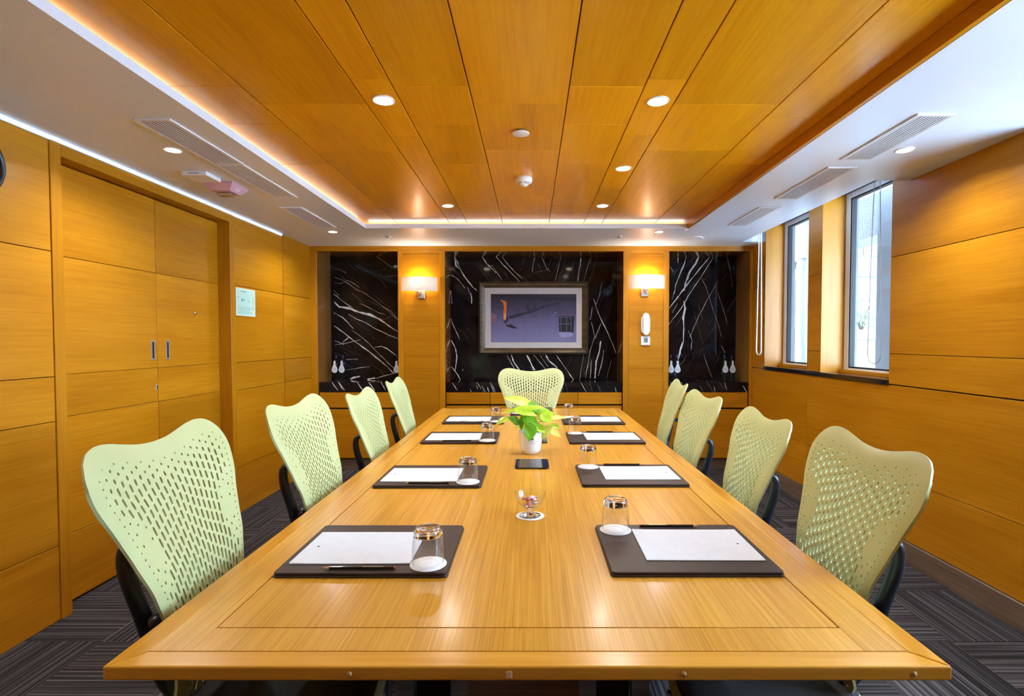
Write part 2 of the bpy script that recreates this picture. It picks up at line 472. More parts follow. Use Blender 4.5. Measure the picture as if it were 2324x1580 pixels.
box('led_strip', LE-0.092, LE-0.077, YF, TY1+0.05, ZS+0.021, ZS+0.026, led_m, ceiling)
box('led_strip', TX0, TX1, TY1+0.077, TY1+0.092, ZS+0.021, ZS+0.026, led_m, ceiling)
box('tray_backing', TX0-0.1, TX1+0.1, YF-0.05, TY1+0.1, ZW+0.019, ZW+0.06, dark_core, ceiling)
colX = [LE-0.098, -1.130, -0.688, -0.540, -0.2435, 0.1475, 0.4405, 0.5935, 1.038, TX1]
pat = [(1.50, 2.083, 2.445, 3.003, 3.93), (0.9, 2.237, 2.784, 4.27), (1.1, 2.033, 2.589, 3.56), (1.50, 2.087, 2.455, 3.003, 3.92),
       (0.9, 2.237, 2.784, 3.675), (1.50, 2.087, 2.45, 3.003, 3.91), (1.1, 2.033, 2.572, 3.04, 3.47), (0.9, 2.245, 2.784), (1.50, 2.38, 3.003, 3.9)]
for c in range(9):
    ys = [YF, 0.0]+list(pat[c])+[TY1+0.098]
    for a, b in zip(ys[:-1], ys[1:]):
        g = 0.0022
        box('ceiling_panel', colX[c]+g, colX[c+1]-g, a+0.0009, b-0.0009, ZW, ZW+0.018, wood_c, ceiling, 0.0012)

# ---- left wall
DY0, DY1, DZ = 2.493, 3.870, 2.163
JY0, JY1 = 2.435, 3.930
lm = MB()
lm.box(XL-0.25, XL-0.018, YF-0.1, JY0+0.02, -0.05, ZS+0.05)
lm.box(XL-0.25, XL-0.018, JY1-0.02, YB+0.02, -0.05, ZS+0.05)
lm.box(XL-0.25, XL-0.018, JY0, JY1, DZ+0.02, ZS+0.05)
lm.box(XL-0.25, XL-0.20, JY0, JY1, -0.05, DZ+0.05)
wall_left = struct(lm.build('wall_left', dark_core), 'honey wood panelled wall with the double door', 'wall')
SL = [0.0, 0.348, 0.930, 1.137, 1.713, ZS]
def wpanel(parent, x0, x1, ya, yb, za, zb, mat, g=0.0017):
    return box('wall_panel', x0, x1, ya+0.0008, yb-0.0008, za+g, zb-g, mat, parent, 0.001)
for ya, yb in ((YF, 0.5), (0.5, JY0)):
    for za, zb in zip(SL[:-1], SL[1:]): wpanel(wall_left, XL-0.018, XL, ya, yb, za, zb, wood_y)
for za, zb in zip(SL[:-1], SL[1:]):
    wpanel(wall_left, XL-0.018, XL, JY1, 4.70, za, zb, wood_y)
    wpanel(wall_left, XL-0.018, XL+0.006, 4.70, YB, za, zb, wood_y)
# slim linear lamp that runs along the head of the panelling and stops short of the niches
ll = thing('linear_lamp', 'slim bluish white linear lamp along the top of the door wall', 'lamp', (XL, YF, ZS))
MB().box(0.0003, 0.006, 0.0, 5.77, -0.018, -0.0005).build('lamp_profile', white_pl, ll)
MB().box(0.006, 0.016, 0.0, 5.77, -0.016, -0.0005).build('lamp_diffuser', led_cool, ll)
MB().box(0.0003, 0.018, 5.77, 5.782, -0.019, -0.0005).build('lamp_end_cap', black_pl, ll)
# door lining
tr = MB().build('trim_2', wood_v) if False else None
fr = struct(box('trim_2', XL-0.11, XL+0.006, JY0, DY0, 0, ZS-0.001, wood_v, None, 0.0015), 'wooden door frame around the double door', 'trim')
box('jamb', XL-0.11, XL+0.006, DY1, JY1, 0, ZS-0.001, wood_v, fr, 0.0015)
box('door_head', XL-0.11, XL+0.006, DY0, DY1, DZ, ZS-0.001, wood_y, fr, 0.0015)
# door leaves
XD = -2.283
def door(name, ya, yb, label, hy, lock):
    d = struct(MB().box(XD-0.04, XD-0.012, ya, yb, 0.012, DZ-0.004).build(name, wood_y), label, 'door')
    for za, zb in zip([0.012]+SL[1:-1], SL[1:-1]+[DZ-0.005]):
        box('door_panel', XD-0.014, XD, ya+0.001, yb-0.001, za+0.0016, zb-0.0016, wood_y, d, 0.001)
    za, zb = 1.185, 1.305
    h = MB()
    h.box(XD, XD+0.004, hy-0.016, hy-0.0085, za, zb); h.box(XD, XD+0.004, hy+0.0085, hy+0.016, za, zb)
    h.box(XD, XD+0.004, hy-0.0085, hy+0.0085, za, za+0.011); h.box(XD, XD+0.004, hy-0.0085, hy+0.0085, zb-0.011, zb)
    ho = h.build('flush_handle', chrome, d); tag(ho, 'satin steel recessed flush pull')
    box('handle_cup', XD-0.001, XD+0.0008, hy-0.009, hy+0.009, za+0.008, zb-0.008, pr('handle_recess', (0.05, 0.055, 0.06), 0.3, 0.8), ho)
    return d
ymid = onX(357.5, 790, XD).y
yh1 = onX(347, 800, XD).y; yh2 = onX(380, 800, XD).y
d1 = door('door_1', DY0+0.002, ymid-0.0015, 'honey wood door leaf nearer the clock, with lock and flush pull', yh1, True)
d2 = door('door_2', ymid+0.0015, DY1-0.002, 'honey wood door leaf with peephole beside the evacuation notice', yh2, False)
pk = onX(358.5, 878, XD)
kp = MB().box(XD, XD+0.003, ymid-0.022, ymid-0.008, pk.z-0.018, pk.z+0.018).build('lock_plate', chrome, d1, 0.002)
box('keyhole', XD+0.0025, XD+0.0036, ymid-0.017, ymid-0.011, pk.z-0.010, pk.z+0.010, black_pl, kp)
pp = onX(443, 711, XD)
ph = MB().lathe([(0.0, 0.006), (0.006, 0.006), (0.0095, 0.004), (0.0105, 0.0)], 16)
o = ph.build('peephole', chrome, d2); o.rotation_euler = (0, PI/2, 0); o.location = (XD, pp.y, pp.z)
o2 = MB().lathe([(0.0, 0.0075), (0.0045, 0.0068)], 12).build('peephole_lens', black_pl, o)

# ---- right wall with two windows
W1a, W1b, W2a, W2b = 3.25, 4.02, 4.22, 4.99
WZ0, WZ1 = 1.062, 2.40
XO = 2.36
rm = MB()
W3a, W3b, W4a, W4b = 1.51, 2.28, 0.25, 1.31            # second pair of windows, nearer than the picture shows
rm.box(XR+0.018, XO+0.12, YF-0.1, W4a-0.012, -0.05, ZS+0.3)
rm.box(XR+0.018, XO+0.12, W4b+0.012, W3a-0.012, -0.05, ZS+0.3)
rm.box(XR+0.018, XO+0.12, W3b+0.012, W1a-0.012, -0.05, ZS+0.3)
rm.box(XR+0.018, XO+0.12, W4a-0.02, W3b+0.02, -0.05, WZ0-0.035)
rm.box(XR+0.018, XO+0.12, W4a-0.02, W3b+0.02, ZS, ZS+0.3)
rm.box(XR+0.018, XO+0.12, W1b+0.012, W2a-0.012, -0.05, ZS+0.3)
rm.box(XR+0.018, XO+0.12, W2b+0.012, YN+0.1, -0.05, ZS+0.3)
rm.box(XR+0.018, XO+0.12, W1a-0.02, W2b+0.02, -0.05, WZ0-0.035)
rm.box(XR+0.018, XO+0.12, W1a-0.02, W2b+0.02, WZ1, ZS+0.3)
wall_right = struct(rm.build('wall_right', white_wall), 'honey wood panelled wall with two tall narrow windows', 'wall')
ZR = [0.128, 0.476, 1.036, 1.222, 1.81]
for za, zb in zip(ZR, ZR[1:]+[ZS]): wpanel(wall_right, XR, XR+0.018, YF, W4a, za, zb, wood_y)
for za, zb in zip(ZR[:2], ZR[1:3]): wpanel(wall_right, XR, XR+0.018, W4a, 1.75, za, zb if zb < 1 else zb-0.004, wood_y)
for za, zb in zip(ZR[2:], ZR[3:]+[ZS]): wpanel(wall_right, XR, XR+0.018, W4b, W3a, za if za > 1.1 else WZ0, zb, wood_y)
for za, zb in zip(ZR[:2], ZR[1:3]):
    for ya, yb in ((1.75, 4.21), (4.21, YB)): wpanel(wall_right, XR, XR+0.018, ya, yb, za, zb if zb < 1 else zb-0.004, wood_y)
for za, zb in zip(ZR[2:], ZR[3:]+[ZS+0.22]):
    wpanel(wall_right, XR, XR+0.018, W3b, W1a, za, zb, wood_y)
    wpanel(wall_right, XR, XR+0.018, W2b, YB, za, zb if zb < 2 else ZS, wood_y)
    wpanel(wall_right, XR, XR+0.018, W1b, W2a, za if za > 1.1 else WZ0, zb, wood_y)
# lining of the window reveals
for y0, y1 in ((W1a-0.012, W1a), (W1b, W1b+0.012), (W2a-0.012, W2a), (W2b, W2b+0.012)):
    box('reveal_lining', XR+0.0005, XO+0.02, y0, y1, WZ0, WZ1, wood_v, wall_right)
struct(box('baseboard_right', XR-0.012, XR+0.018, YF, YB, 0.0, 0.126, wood_k, None, 0.002), 'grey brown wooden skirting under the window wall', 'baseboard')
struct(box('trim_3', XR-0.012, XO+0.02, W1a-0.0, W2b, WZ0-0.033, WZ0-0.001, pr('black_sill_stone', (0.012, 0.011, 0.012), 0.12, 0, 0.4), None, 0.002), 'black polished stone sill under both windows', 'sill')
for y0, y1 in ((W3a-0.012, W3a), (W3b, W3b+0.012), (W4a-0.012, W4a), (W4b, W4b+0.012)):
    box('reveal_lining', XR+0.0005, XO+0.02, y0, y1, WZ0, ZS, wood_v, wall_right)
struct(box('trim_4', XR-0.012, XO+0.02, W4a, W3b, WZ0-0.033, WZ0-0.001, MATS['black_sill_stone'], None, 0.002), 'black polished stone sill under the nearer pair of windows', 'sill')
def window(name, ya, yb, label, WZ1=WZ1):
    white_al = pr('white_aluminium', (0.78, 0.80, 0.84), 0.35)
    f = MB(); x0, x1 = XO+0.015, XO+0.06
    f.box(x0, x1, yb-0.055, yb, WZ0+0.0, WZ1); f.box(x0, x1, ya, ya+0.055, WZ0, WZ1)
    f.box(x0, x1, ya+0.055, yb-0.055, WZ0+0.0, WZ0+0.035); f.box(x0, x1, ya+0.055, yb-0.055, WZ1-0.04, WZ1)
    o = struct(f.build(name, white_al, None, 0.0015), label, 'window')
    g = MB()
    for a, b, c, d in ((ya+0.055, ya+0.068, WZ0+0.035, WZ1-0.04), (yb-0.068, yb-0.055, WZ0+0.035, WZ1-0.04)): g.box(x0+0.004, x1-0.004, a, b, c, d)
    g.box(x0+0.004, x1-0.004, ya+0.068, yb-0.068, WZ0+0.035, WZ0+0.046); g.box(x0+0.004, x1-0.004, ya+0.068, yb-0.068, WZ1-0.05, WZ1-0.04)
    g.build('gasket', rubber, o)
    raw('pane', [(x0+0.022, ya+0.06, WZ0+0.04), (x0+0.022, yb-0.06, WZ0+0.04), (x0+0.022, yb-0.06, WZ1-0.045), (x0+0.022, ya+0.06, WZ1-0.045)], [(0, 1, 2, 3)], g_pane, o)
    box('sill_bead', XO-0.02, x0, ya, yb, WZ0, WZ0+0.022, wood_y, o)
    return o
window('window_1', W1a, W1b, 'tall narrow window nearer the camera, with a column outside')
window('window_2', W2a, W2b, 'tall narrow window nearer the marble niches, with a drainpipe outside')

window('window_3', W3a, W3b, 'tall narrow window beside the nearest chair', ZS)
window('window_4', W4a, W4b, 'tall narrow window beside the near end of the table', ZS)
# ---- wall behind the camera
wall_front = struct(box('wall_front', XL-0.2, XR+0.2, YF-0.2, YF-0.018, -0.05, ZS+0.3, dark_core), 'honey wood panelled wall facing the niches', 'wall')
for xa, xb in ((XL, -0.75), (-0.75, 0.75), (0.75, XR)):
    for za, zb in zip(SL[:-1], SL[1:]): box('wall_panel', xa+0.0015, xb-0.0015, YF-0.018, YF, za+0.002, zb-0.002, wood_x, wall_front)

# ---- back wall: three marble niches between wooden pillars
NX = [(-2.13, -1.324), (-0.859, 0.912), (1.366, 2.174)]
ZN = 2.186                    # niche head
bk = MB()
bk.box(XL-0.2, XR+0.2, YN+0.012, YN+0.2, -0.05, ZS+0.3)
for xa, xb in ((XL-0.2, NX[0][0]-0.02), (NX[0][1]+0.02, NX[1][0]-0.02), (NX[1][1]+0.02, NX[2][0]-0.02), (NX[2][1]+0.02, XR+0.02)):
    bk.box(xa, xb, YB+0.02, YN+0.012, -0.05, ZS+0.05)
for xa, xb in NX: bk.box(xa-0.02, xb+0.02, YB+0.02, YN+0.012, ZN+0.014, ZS+0.05)
wall_back = struct(bk.build('wall_back', dark_core), 'wooden end wall with three black marble niches', 'wall')
box('header', XL, XR, YB, YB+0.02, ZN, ZS-0.0005, wood_x, wall_back, 0.001)
box('stile', XL, NX[0][0], YB, YB+0.02, 0, ZN, wood_v, wall_back, 0.001)
box('stile', NX[2][1], XR, YB, YB+0.02, 0, ZN, wood_v, wall_back, 0.001)
for xa, xb in ((NX[0][1], NX[1][0]), (NX[1][1], NX[2][0])):
    sw = 0.055
    box('stile', xa, xa+sw, YB, YB+0.02, 0, ZN, wood_v, wall_back, 0.001)
    box('stile', xb-sw, xb, YB, YB+0.02, 0, ZN, wood_v, wall_back, 0.001)
    for za, zb in ((0.0, 1.025), (1.025, 2.16)):
        box('pillar_panel', xa+sw+0.0016, xb-sw-0.0016, YB+0.004, YB+0.02, za+0.001, zb-0.001, wood_x, wall_back, 0.001)
    box('pillar_panel', xa+sw, xb-sw, YB+0.001, YB+0.02, 2.161, ZN-0.001, wood_x, wall_back)
for xa, xb in NX:
    box('niche_lining', xa-0.018, xa, YB+0.02, YN, 0.78, ZN, wood_n, wall_back)
    box('niche_lining', xb, xb+0.018, YB+0.02, YN, 0.78, ZN, wood_n, wall_back)
    box('niche_lining', xa-0.018, xb+0.018, YB+0.02, YN, ZN, ZN+0.012, wood_n, wall_back)

A3 = lambda x, y: (690+x/3.762, 540+y/3.762)
A4 = lambda x, y: (1180+x/3.762, 540+y/3.762)
def veins(A, lst):
    out = []
    for pts, wd in lst:
        P = []
        # subdivide with a little wander so that the vein is not a ruled line
        q = [Vector(p) for p in pts]
        for a, b in zip(q[:-1], q[1:]):
            for k in range(3): P.append(a.lerp(b, k/3)+Vector((random.uniform(-1.6, 1.6), random.uniform(-1.6, 1.6))))
        P.append(q[-1])
        P3 = [onY(*A(*p), YN) for p in P]
        n = len(P3)
        W = [wd/3.762*YN/F*0.78*(0.35+random.random()*1.0)*(0.35+0.65*math.sin(PI*min(1, max(0, (i+0.6)/(n+0.2))))**0.5) for i in range(n)]
        out.append((strip_poly([(p.x, p.z) for p in P3], W), 2 if wd < 3.4 else 1))
    return out
VL = [([(255, 480), (330, 540), (420, 605)], 6), ([(258, 545), (300, 590), (380, 600), (470, 635), (560, 655), (640, 690), (720, 750), (800, 800)], 22),
      ([(258, 335), (340, 365), (430, 430), (530, 480), (640, 560), (740, 640), (805, 705)], 5), ([(255, 640), (330, 680), (380, 730), (420, 775)], 8),
      ([(258, 750), (340, 810), (400, 860), (470, 910), (560, 975), (640, 1040), (700, 1090), (770, 1160)], 10),
      ([(380, 650), (440, 690), (520, 720), (600, 770), (700, 820), (808, 862)], 7), ([(410, 790), (470, 830), (530, 880), (610, 960), (660, 1010), (720, 1070), (775, 1120)], 4.5),
      ([(255, 385), (310, 390), (360, 375)], 4), ([(450, 165), (540, 230), (620, 280)], 3), ([(620, 160), (700, 215), (755, 255)], 4), ([(700, 330), (800, 320)], 3.6),
      ([(255, 265), (310, 272), (360, 300)], 3.6), ([(262, 880), (320, 900), (340, 915)], 9), ([(330, 890), (380, 850)], 9), ([(600, 935), (660, 925), (710, 945), (780, 1000)], 11),
      ([(590, 1205), (680, 1180), (800, 1150)], 5), ([(395, 1203), (440, 1190), (478, 1184)], 20), ([(540, 1208), (580, 1200), (605, 1196)], 14),
      ([(360, 360), (400, 375), (440, 400), (470, 425)], 4), ([(260, 915), (360, 900), (480, 870)], 3.6), ([(360, 1130), (460, 1112), (560, 1100)], 4), ([(360, 1040), (460, 1035)], 4),
      ([(600, 290), (700, 268)], 3), ([(480, 560), (560, 600), (640, 640), (690, 655)], 3.6), ([(255, 450), (300, 490)], 4), ([(500, 520), (600, 560), (700, 620)], 2.5), ([(600, 700), (700, 690), (790, 640)], 2.5)]
VC3 = [([(1290, 165), (1320, 230), (1345, 290), (1400, 370), (1440, 420), (1475, 450)], 10), ([(1285, 165), (1300, 240), (1330, 265)], 14), ([(1255, 315), (1310, 350), (1350, 400), (1375, 430)], 6),
       ([(1520, 160), (1560, 220), (1590, 250), (1640, 300)], 12), ([(1640, 160), (1700, 230), (1760, 290), (1840, 375)], 8), ([(1690, 160), (1750, 240), (1810, 300), (1870, 350)], 5),
       ([(1480, 230), (1530, 300), (1580, 360)], 3), ([(1600, 230), (1650, 300), (1690, 360)], 3.6), ([(1255, 690), (1280, 760), (1310, 820), (1330, 870)], 7),
       ([(1255, 870), (1290, 940), (1305, 1010), (1300, 1070), (1290, 1130)], 12), ([(1258, 1100), (1300, 1150), (1335, 1210)], 12), ([(1420, 470), (1430, 510), (1430, 560)], 10), ([(1395, 420), (1412, 465)], 5),
       ([(1770, 1000), (1790, 1060), (1840, 1130)], 16), ([(1730, 1000), (1800, 1120)], 6), ([(1900, 1000), (1940, 1080), (1975, 1130)], 13), ([(1960, 1000), (2020, 1070), (2060, 1120)], 6), ([(1255, 450), (1262, 560)], 6),
       ([(1880, 170), (1850, 280)], 3), ([(1970, 170), (1950, 290)], 4), ([(1350, 1140), (1360, 1120)], 5)]
VC4 = [([(60, 1000), (90, 1060), (120, 1130)], 14), ([(220, 1000), (250, 1050), (320, 1110)], 14), ([(310, 1000), (380, 1100), (460, 1215)], 8), ([(170, 1000), (240, 1100)], 4),
       ([(520, 165), (515, 230), (500, 310), (495, 370)], 10), ([(610, 165), (570, 270), (545, 370)], 3.6), ([(350, 165), (320, 290), (300, 370)], 4), ([(185, 165), (230, 260), (260, 290)], 3.6), ([(120, 165), (100, 290)], 3),
       ([(630, 520), (660, 620), (690, 690), (740, 790), (780, 880), (820, 985)], 9), ([(700, 380), (680, 480), (650, 570)], 4), ([(690, 880), (680, 960), (650, 1060), (640, 1200)], 16), ([(715, 960), (700, 1060), (670, 1180)], 8),
       ([(610, 720), (640, 840), (600, 960), (560, 1200)], 4.5), ([(545, 1000), (510, 1210)], 4), ([(610, 1040), (600, 1200)], 5), ([(780, 1050), (740, 1200)], 3.6), ([(620, 590), (600, 700)], 5), ([(690, 730), (640, 860)], 4),
       ([(470, 170), (440, 280)], 3), ([(270, 170), (240, 270), (110, 300)], 3), ([(660, 170), (620, 300), (590, 380)], 3)]
VR = [([(1525, 165), (1500, 220), (1450, 290), (1420, 370), (1400, 450)], 20), ([(1420, 165), (1400, 230), (1370, 300), (1330, 400), (1320, 480)], 12), ([(1620, 165), (1540, 260), (1450, 370), (1380, 460), (1330, 530), (1275, 600)], 13),
      ([(1650, 165), (1580, 280), (1520, 370), (1440, 490), (1380, 600), (1300, 700), (1272, 740)], 7), ([(1400, 540), (1410, 600), (1395, 680), (1400, 780), (1395, 880), (1370, 960), (1350, 1040)], 20),
      ([(1550, 340), (1590, 420), (1620, 520), (1660, 650), (1700, 760), (1720, 850)], 3.6), ([(1690, 370), (1600, 530), (1530, 660), (1480, 780), (1450, 850)], 4.5), ([(1690, 470), (1740, 620), (1770, 740)], 3.6),
      ([(1770, 165), (1800, 300), (1815, 420)], 4.5), ([(1720, 920), (1750, 980)], 5), ([(1570, 990), (1600, 1090), (1640, 1190)], 3.6), ([(1350, 165), (1350, 215)], 6), ([(1280, 240), (1310, 290)], 4), ([(1300, 530), (1320, 450)], 5),
      ([(1440, 790), (1470, 880), (1460, 960)], 5), ([(1300, 640), (1345, 560)], 5), ([(1520, 560), (1560, 700)], 2.5), ([(1480, 620), (1560, 900)], 2.5)]
ZM0 = 0.884
def hairlines(xa, xb, slope, n, seed):
    rr = random.Random(seed); out = []
    for k in range(n):
        x = rr.uniform(xa, xb); z = rr.uniform(ZM0, ZN); L = rr.uniform(0.05, 0.32); sl = slope+rr.uniform(-.35, .35)
        d = Vector((1, sl)).normalized()*L; q = Vector((-d.y, d.x))*rr.uniform(-.12, .12)
        m_ = Vector((x, z))+d*.5+q
        out.append((strip_poly([(x, z), (m_.x, m_.y), (x+d.x, z+d.y)], [.0006, rr.choice([.0010, .0014, .0022]), .0005]), 2 if k % 8 else 1))
    return out
for (xa, xb), vv in zip(NX, (hairlines(*NX[0], -.75, 34, 1)+veins(A3, VL), hairlines(NX[1][0], .1, -1.3, 36, 2)+hairlines(.1, NX[1][1], 2.4, 34, 3)+veins(A3, VC3)+veins(A4, VC4), hairlines(*NX[2], 1.6, 34, 4)+veins(A4, VR))):
    inlay_obj('marble_panel', [(xa, ZM0), (xb, ZM0), (xb, ZN), (xa, ZN)], vv, [marble, vein_w, vein_g], lambda x, z: (x, YN, z), wall_back, (1, 2))

# ---- marble shelves: one slab in each niche, veins running over face and top
for (xa, xb), nm, rs in zip(NX, ('black marble shelf carrying bottles beside the door wall', 'wide black marble shelf beneath the framed picture', 'black marble shelf carrying bottles beside the windows'), (3, 4, 5)):
    rr = random.Random(rs)
    s = thing('marble_shelf', nm, 'shelf', ((xa+xb)/2, YB+0.03, 0.784))
    hw = (xb-xa)/2-0.003; dp = YN-YB-0.03; th = 0.100
    pol = []
    for k in range(int((xb-xa)*13)):
        x = rr.uniform(-hw, hw); sl = rr.uniform(0.25, 0.75); w_ = rr.choice([0.003, 0.004, 0.005, 0.009])
        z0 = rr.uniform(-0.02, 0.03); L = rr.uniform(0.04, 0.12)
        pol.append((strip_poly([(x, z0+L), (x+sl*L*0.5+rr.uniform(-.004, .004), z0+L*0.5), (x+sl*L, z0)], [w_*0.4, w_, w_*0.5]), 1 if w_ > 0.0035 else 2))
    inlay_obj('front_edge', [(-hw, 0), (hw, 0), (hw, th), (-hw, th)], pol, [marble, vein_w, vein_g], lambda x, z: (x, 0, z), s, (1, 2))
    pol = []
    for k in range(int((xb-xa)*6)):
        x = rr.uniform(-hw, hw); y = rr.uniform(0, dp)
        pol.append((strip_poly([(x, y), (x+.05, y-.07), (x+.1, y-.16)], [.002, .005, .002]), 1))
    inlay_obj('top_face', [(-hw, 0), (hw, 0), (hw, dp), (-hw, dp)], pol, [marble, vein_w, vein_g], lambda x, y: (x, y, th), s, (1, 2))
    raw('slab_body', [(-hw, 0.001, 0), (hw, 0.001, 0), (hw, dp, 0), (-hw, dp, 0), (-hw, 0.001, th-.0005), (hw, 0.001, th-.0005), (hw, dp, th-.0005), (-hw, dp, th-.0005)],
        [(0, 3, 2, 1), (1, 2, 6, 5), (2, 3, 7, 6), (3, 0, 4, 7)], marble, s)
# ---- cabinets under the shelves
def cabinet(xa, xb, label, ndr, ndoor, zdr):
    c = thing('wall_cabinet', label, 'cabinet', ((xa+xb)/2, YB+0.03, 0))
    hw = (xb-xa)/2-0.003; yb = YN-YB-0.032
    MB().box(-hw, hw, 0.022, yb, 0.118, 0.782).build('carcass', dark_core, c)
    MB().box(-hw, hw, 0.035, 0.06, 0.0005, 0.117).build('plinth', wood_kx, c)
    w_ = 2*hw/ndr
    for k in range(ndr):
        MB().box(-hw+k*w_+0.0022, -hw+(k+1)*w_-0.0022, 0.0, 0.02, zdr, 0.781).build('drawer', wood_x, c, 0.001)
    w_ = 2*hw/ndoor
    for k in range(ndoor):
        MB().box(-hw+k*w_+0.0022, -hw+(k+1)*w_-0.0022, 0.0, 0.02, 0.12, zdr-0.018).build('cabinet_door', wood_x, c, 0.001)
cabinet(*NX[0], 'built-in wooden cabinet under the marble shelf beside the door wall', 1, 1, 0.628)
cabinet(*NX[1], 'wide built-in wooden cabinet with four drawers under the picture niche', 4, 4, 0.664)
cabinet(*NX[2], 'built-in wooden cabinet under the marble shelf beside the windows', 1, 1, 0.628)
# ================================================================== TABLE
def conference_table():
    X0, X1, Y0, Y1 = -0.731, 0.717, 0.884, 4.30
    t = thing('conference_table', 'long golden wood conference table with inlaid border and worn edge', 'table', ((X0+X1)/2, (Y0+Y1)/2, 0))
    hx, hy = (X1-X0)/2, (Y1-Y0)/2
    z0, z1 = ZT-0.025, ZT
    e, b = 0.046, 0.121
    g = 0.0026
    MB().box(-hx+b+g, hx-b-g, -hy+b+g, hy-b-g, z0+0.001, z1).build('table_panel', wood_t, t, 0.0008)
    MB().box(-hx+e, hx-e, -hy+e, hy-e, z0-0.012, z0+0.002).build('under_panel', dark_core, t)
    for s in (-1, 1):
        xa, xb = sorted((s*(hx-e), s*(hx-b)))
        MB().box(xa, xb, -hy+e, hy-e, z0, z1).build('border_board', wood_t, t, 0.0006)
        ya, yb = sorted((s*(hy-e), s*(hy-b)))
        MB().box(-hx+b+0.0002, hx-b-0.0002, ya, yb, z0, z1).build('border_board', wood_t, t, 0.0006)
    # mitred lipping of solid wood
    def lip(p, mat):
        m = prism(p, z0, z1); return m.build('edge_strip', mat, t, 0.003, 2)
    lip([(-hx, -hy), (hx, -hy), (hx-e, -hy+e), (-hx+e, -hy+e)], wood_tx)
    lip([(hx, hy), (-hx, hy), (-hx+e, hy-e), (hx-e, hy-e)], wood_tx)
    lip([(-hx, hy), (-hx, -hy), (-hx+e, -hy+e), (-hx+e, hy-e)], wood_te)
    lip([(hx, -hy), (hx, hy), (hx-e, hy-e), (hx-e, -hy+e)], wood_te)
    # plugs and a chipped patch along the near edge
    plug = pr('pale_wood_plug', (0.55, 0.36, 0.14), 0.4)
    for px in (793, 1552, 2075):
        x = onY(px, 1536, Y0).x - (X0+X1)/2
        o = MB().lathe([(0.0045, 0.0), (0.0045, 0.0012), (0.0, 0.0014)], 12).build('edge_plug', plug, t)
        o.rotation_euler = (PI/2, 0, 0); o.location = (x, -hy, ZT-0.0125)
    x = onY(1165, 1540, Y0).x - (X0+X1)/2
    o = MB().box(-0.006, 0.004, -0.0008, 0.001, -0.006, 0.006).build('chipped_patch', pr('chip_pale', (0.60, 0.42, 0.25), 0.6), t, 0.0008); o.location = (x-0.006, -hy, ZT-0.014)
    # two pedestals: grey steel posts either side of a veneered box, standing between the chairs
    for yw, k in ((1.66, 1.328), (3.10, 0.80)):
        yc = yw-(Y0+Y1)/2; dx = -(X0+X1)/2
        for x in (-0.297, -0.168, 0.131, 0.256):
            MB().box(dx+x*k-0.021*k, dx+x*k+0.021*k, yc-0.05, yc-0.008, 0.012, z0-0.012).build('steel_post', steel, t, 0.002)
        MB().box(dx-0.276*k, dx+0.235*k, yc, yc+0.03, 0.012, z0-0.012).build('pedestal_back', black_pl, t)
        MB().box(dx-0.147*k, dx+0.110*k, yc-0.045, yc-0.001, 0.012, z0-0.012).build('pedestal_panel', wood_kx, t, 0.001)
        MB().box(dx-0.325*k, dx+0.285*k, yc-0.07, yc+0.05, 0.0, 0.012).build('foot_plate', steel, t, 0.003)
conference_table()

# ================================================================== CHAIRS
def crom(xs, ys, x):
    if x <= xs[0]: return ys[0]
    for i in range(len(xs)-1):
        if x <= xs[i+1]:
            t = (x-xs[i])/(xs[i+1]-xs[i])
            y0 = ys[max(i-1, 0)]; y1 = ys[i]; y2 = ys[i+1]; y3 = ys[min(i+2, len(ys)-1)]
            return 0.5*((2*y1)+(-y0+y2)*t+(2*y0-5*y1+4*y2-y3)*t*t+(-y0+3*y1-3*y2+y3)*t**3)
    return ys[-1]
# right half of the shell's outline (half width, height above the shell's foot)
OUT = [(.153, 0), (.154, .045), (.157, .09), (.165, .15), (.178, .21), (.196, .28), (.218, .35), (.242, .42), (.262, .47), (.274, .51), (.2755, .54), (.269, .568), (.254, .592), (.232, .608), (.205, .6155), (.175, .616), (.14, .611), (.10, .602), (.05, .593), (0, .590)]
HW_H = [p[1] for p in OUT[:11]]; HW_W = [p[0] for p in OUT[:11]]
TP = OUT[::-1][:10]; TP_X = [p[0] for p in TP]; TP_H = [p[1] for p in TP]
WTOP = .2755
def half_w(h): return crom(HW_H, HW_W, min(max(h, 0), .54))
def top_h(x): return crom(TP_X, TP_H, min(abs(x), .2755))
YT = [-.205, -.190, -.195, -.2165, -.2455, -.267, -.2885, -.303, -.331]
ZHY = [q*1.098 for q in [0, .08, .18, .28, .36, .42, .47, .505, .57]]
OSEG = [(Vector(OUT[i]), Vector(OUT[i+1])) for i in range(len(OUT)-1)]
def rim_dist(x, h):
    p = Vector((abs(x), h)); best = 1.0
    for a, b in OSEG:
        if min(abs(p.x-a.x), abs(p.x-b.x)) > 0.07 or min(abs(p.y-a.y), abs(p.y-b.y)) > 0.07: continue
        d = b-a; t = min(1, max(0, (p-a).dot(d)/d.length_squared)); best = min(best, (p-(a+d*t)).length)
    return best
def back_y(x, h):
    y = crom(ZHY, YT, h) + 0.022*(x/.27)**2*min(1, max(.4, h/.3))
    e = rim_dist(x, h) if h > 0.02 else 1
    if e < 0.026: y -= 0.30*(0.026-e)**2/0.026       # the rim rolls back
    return y
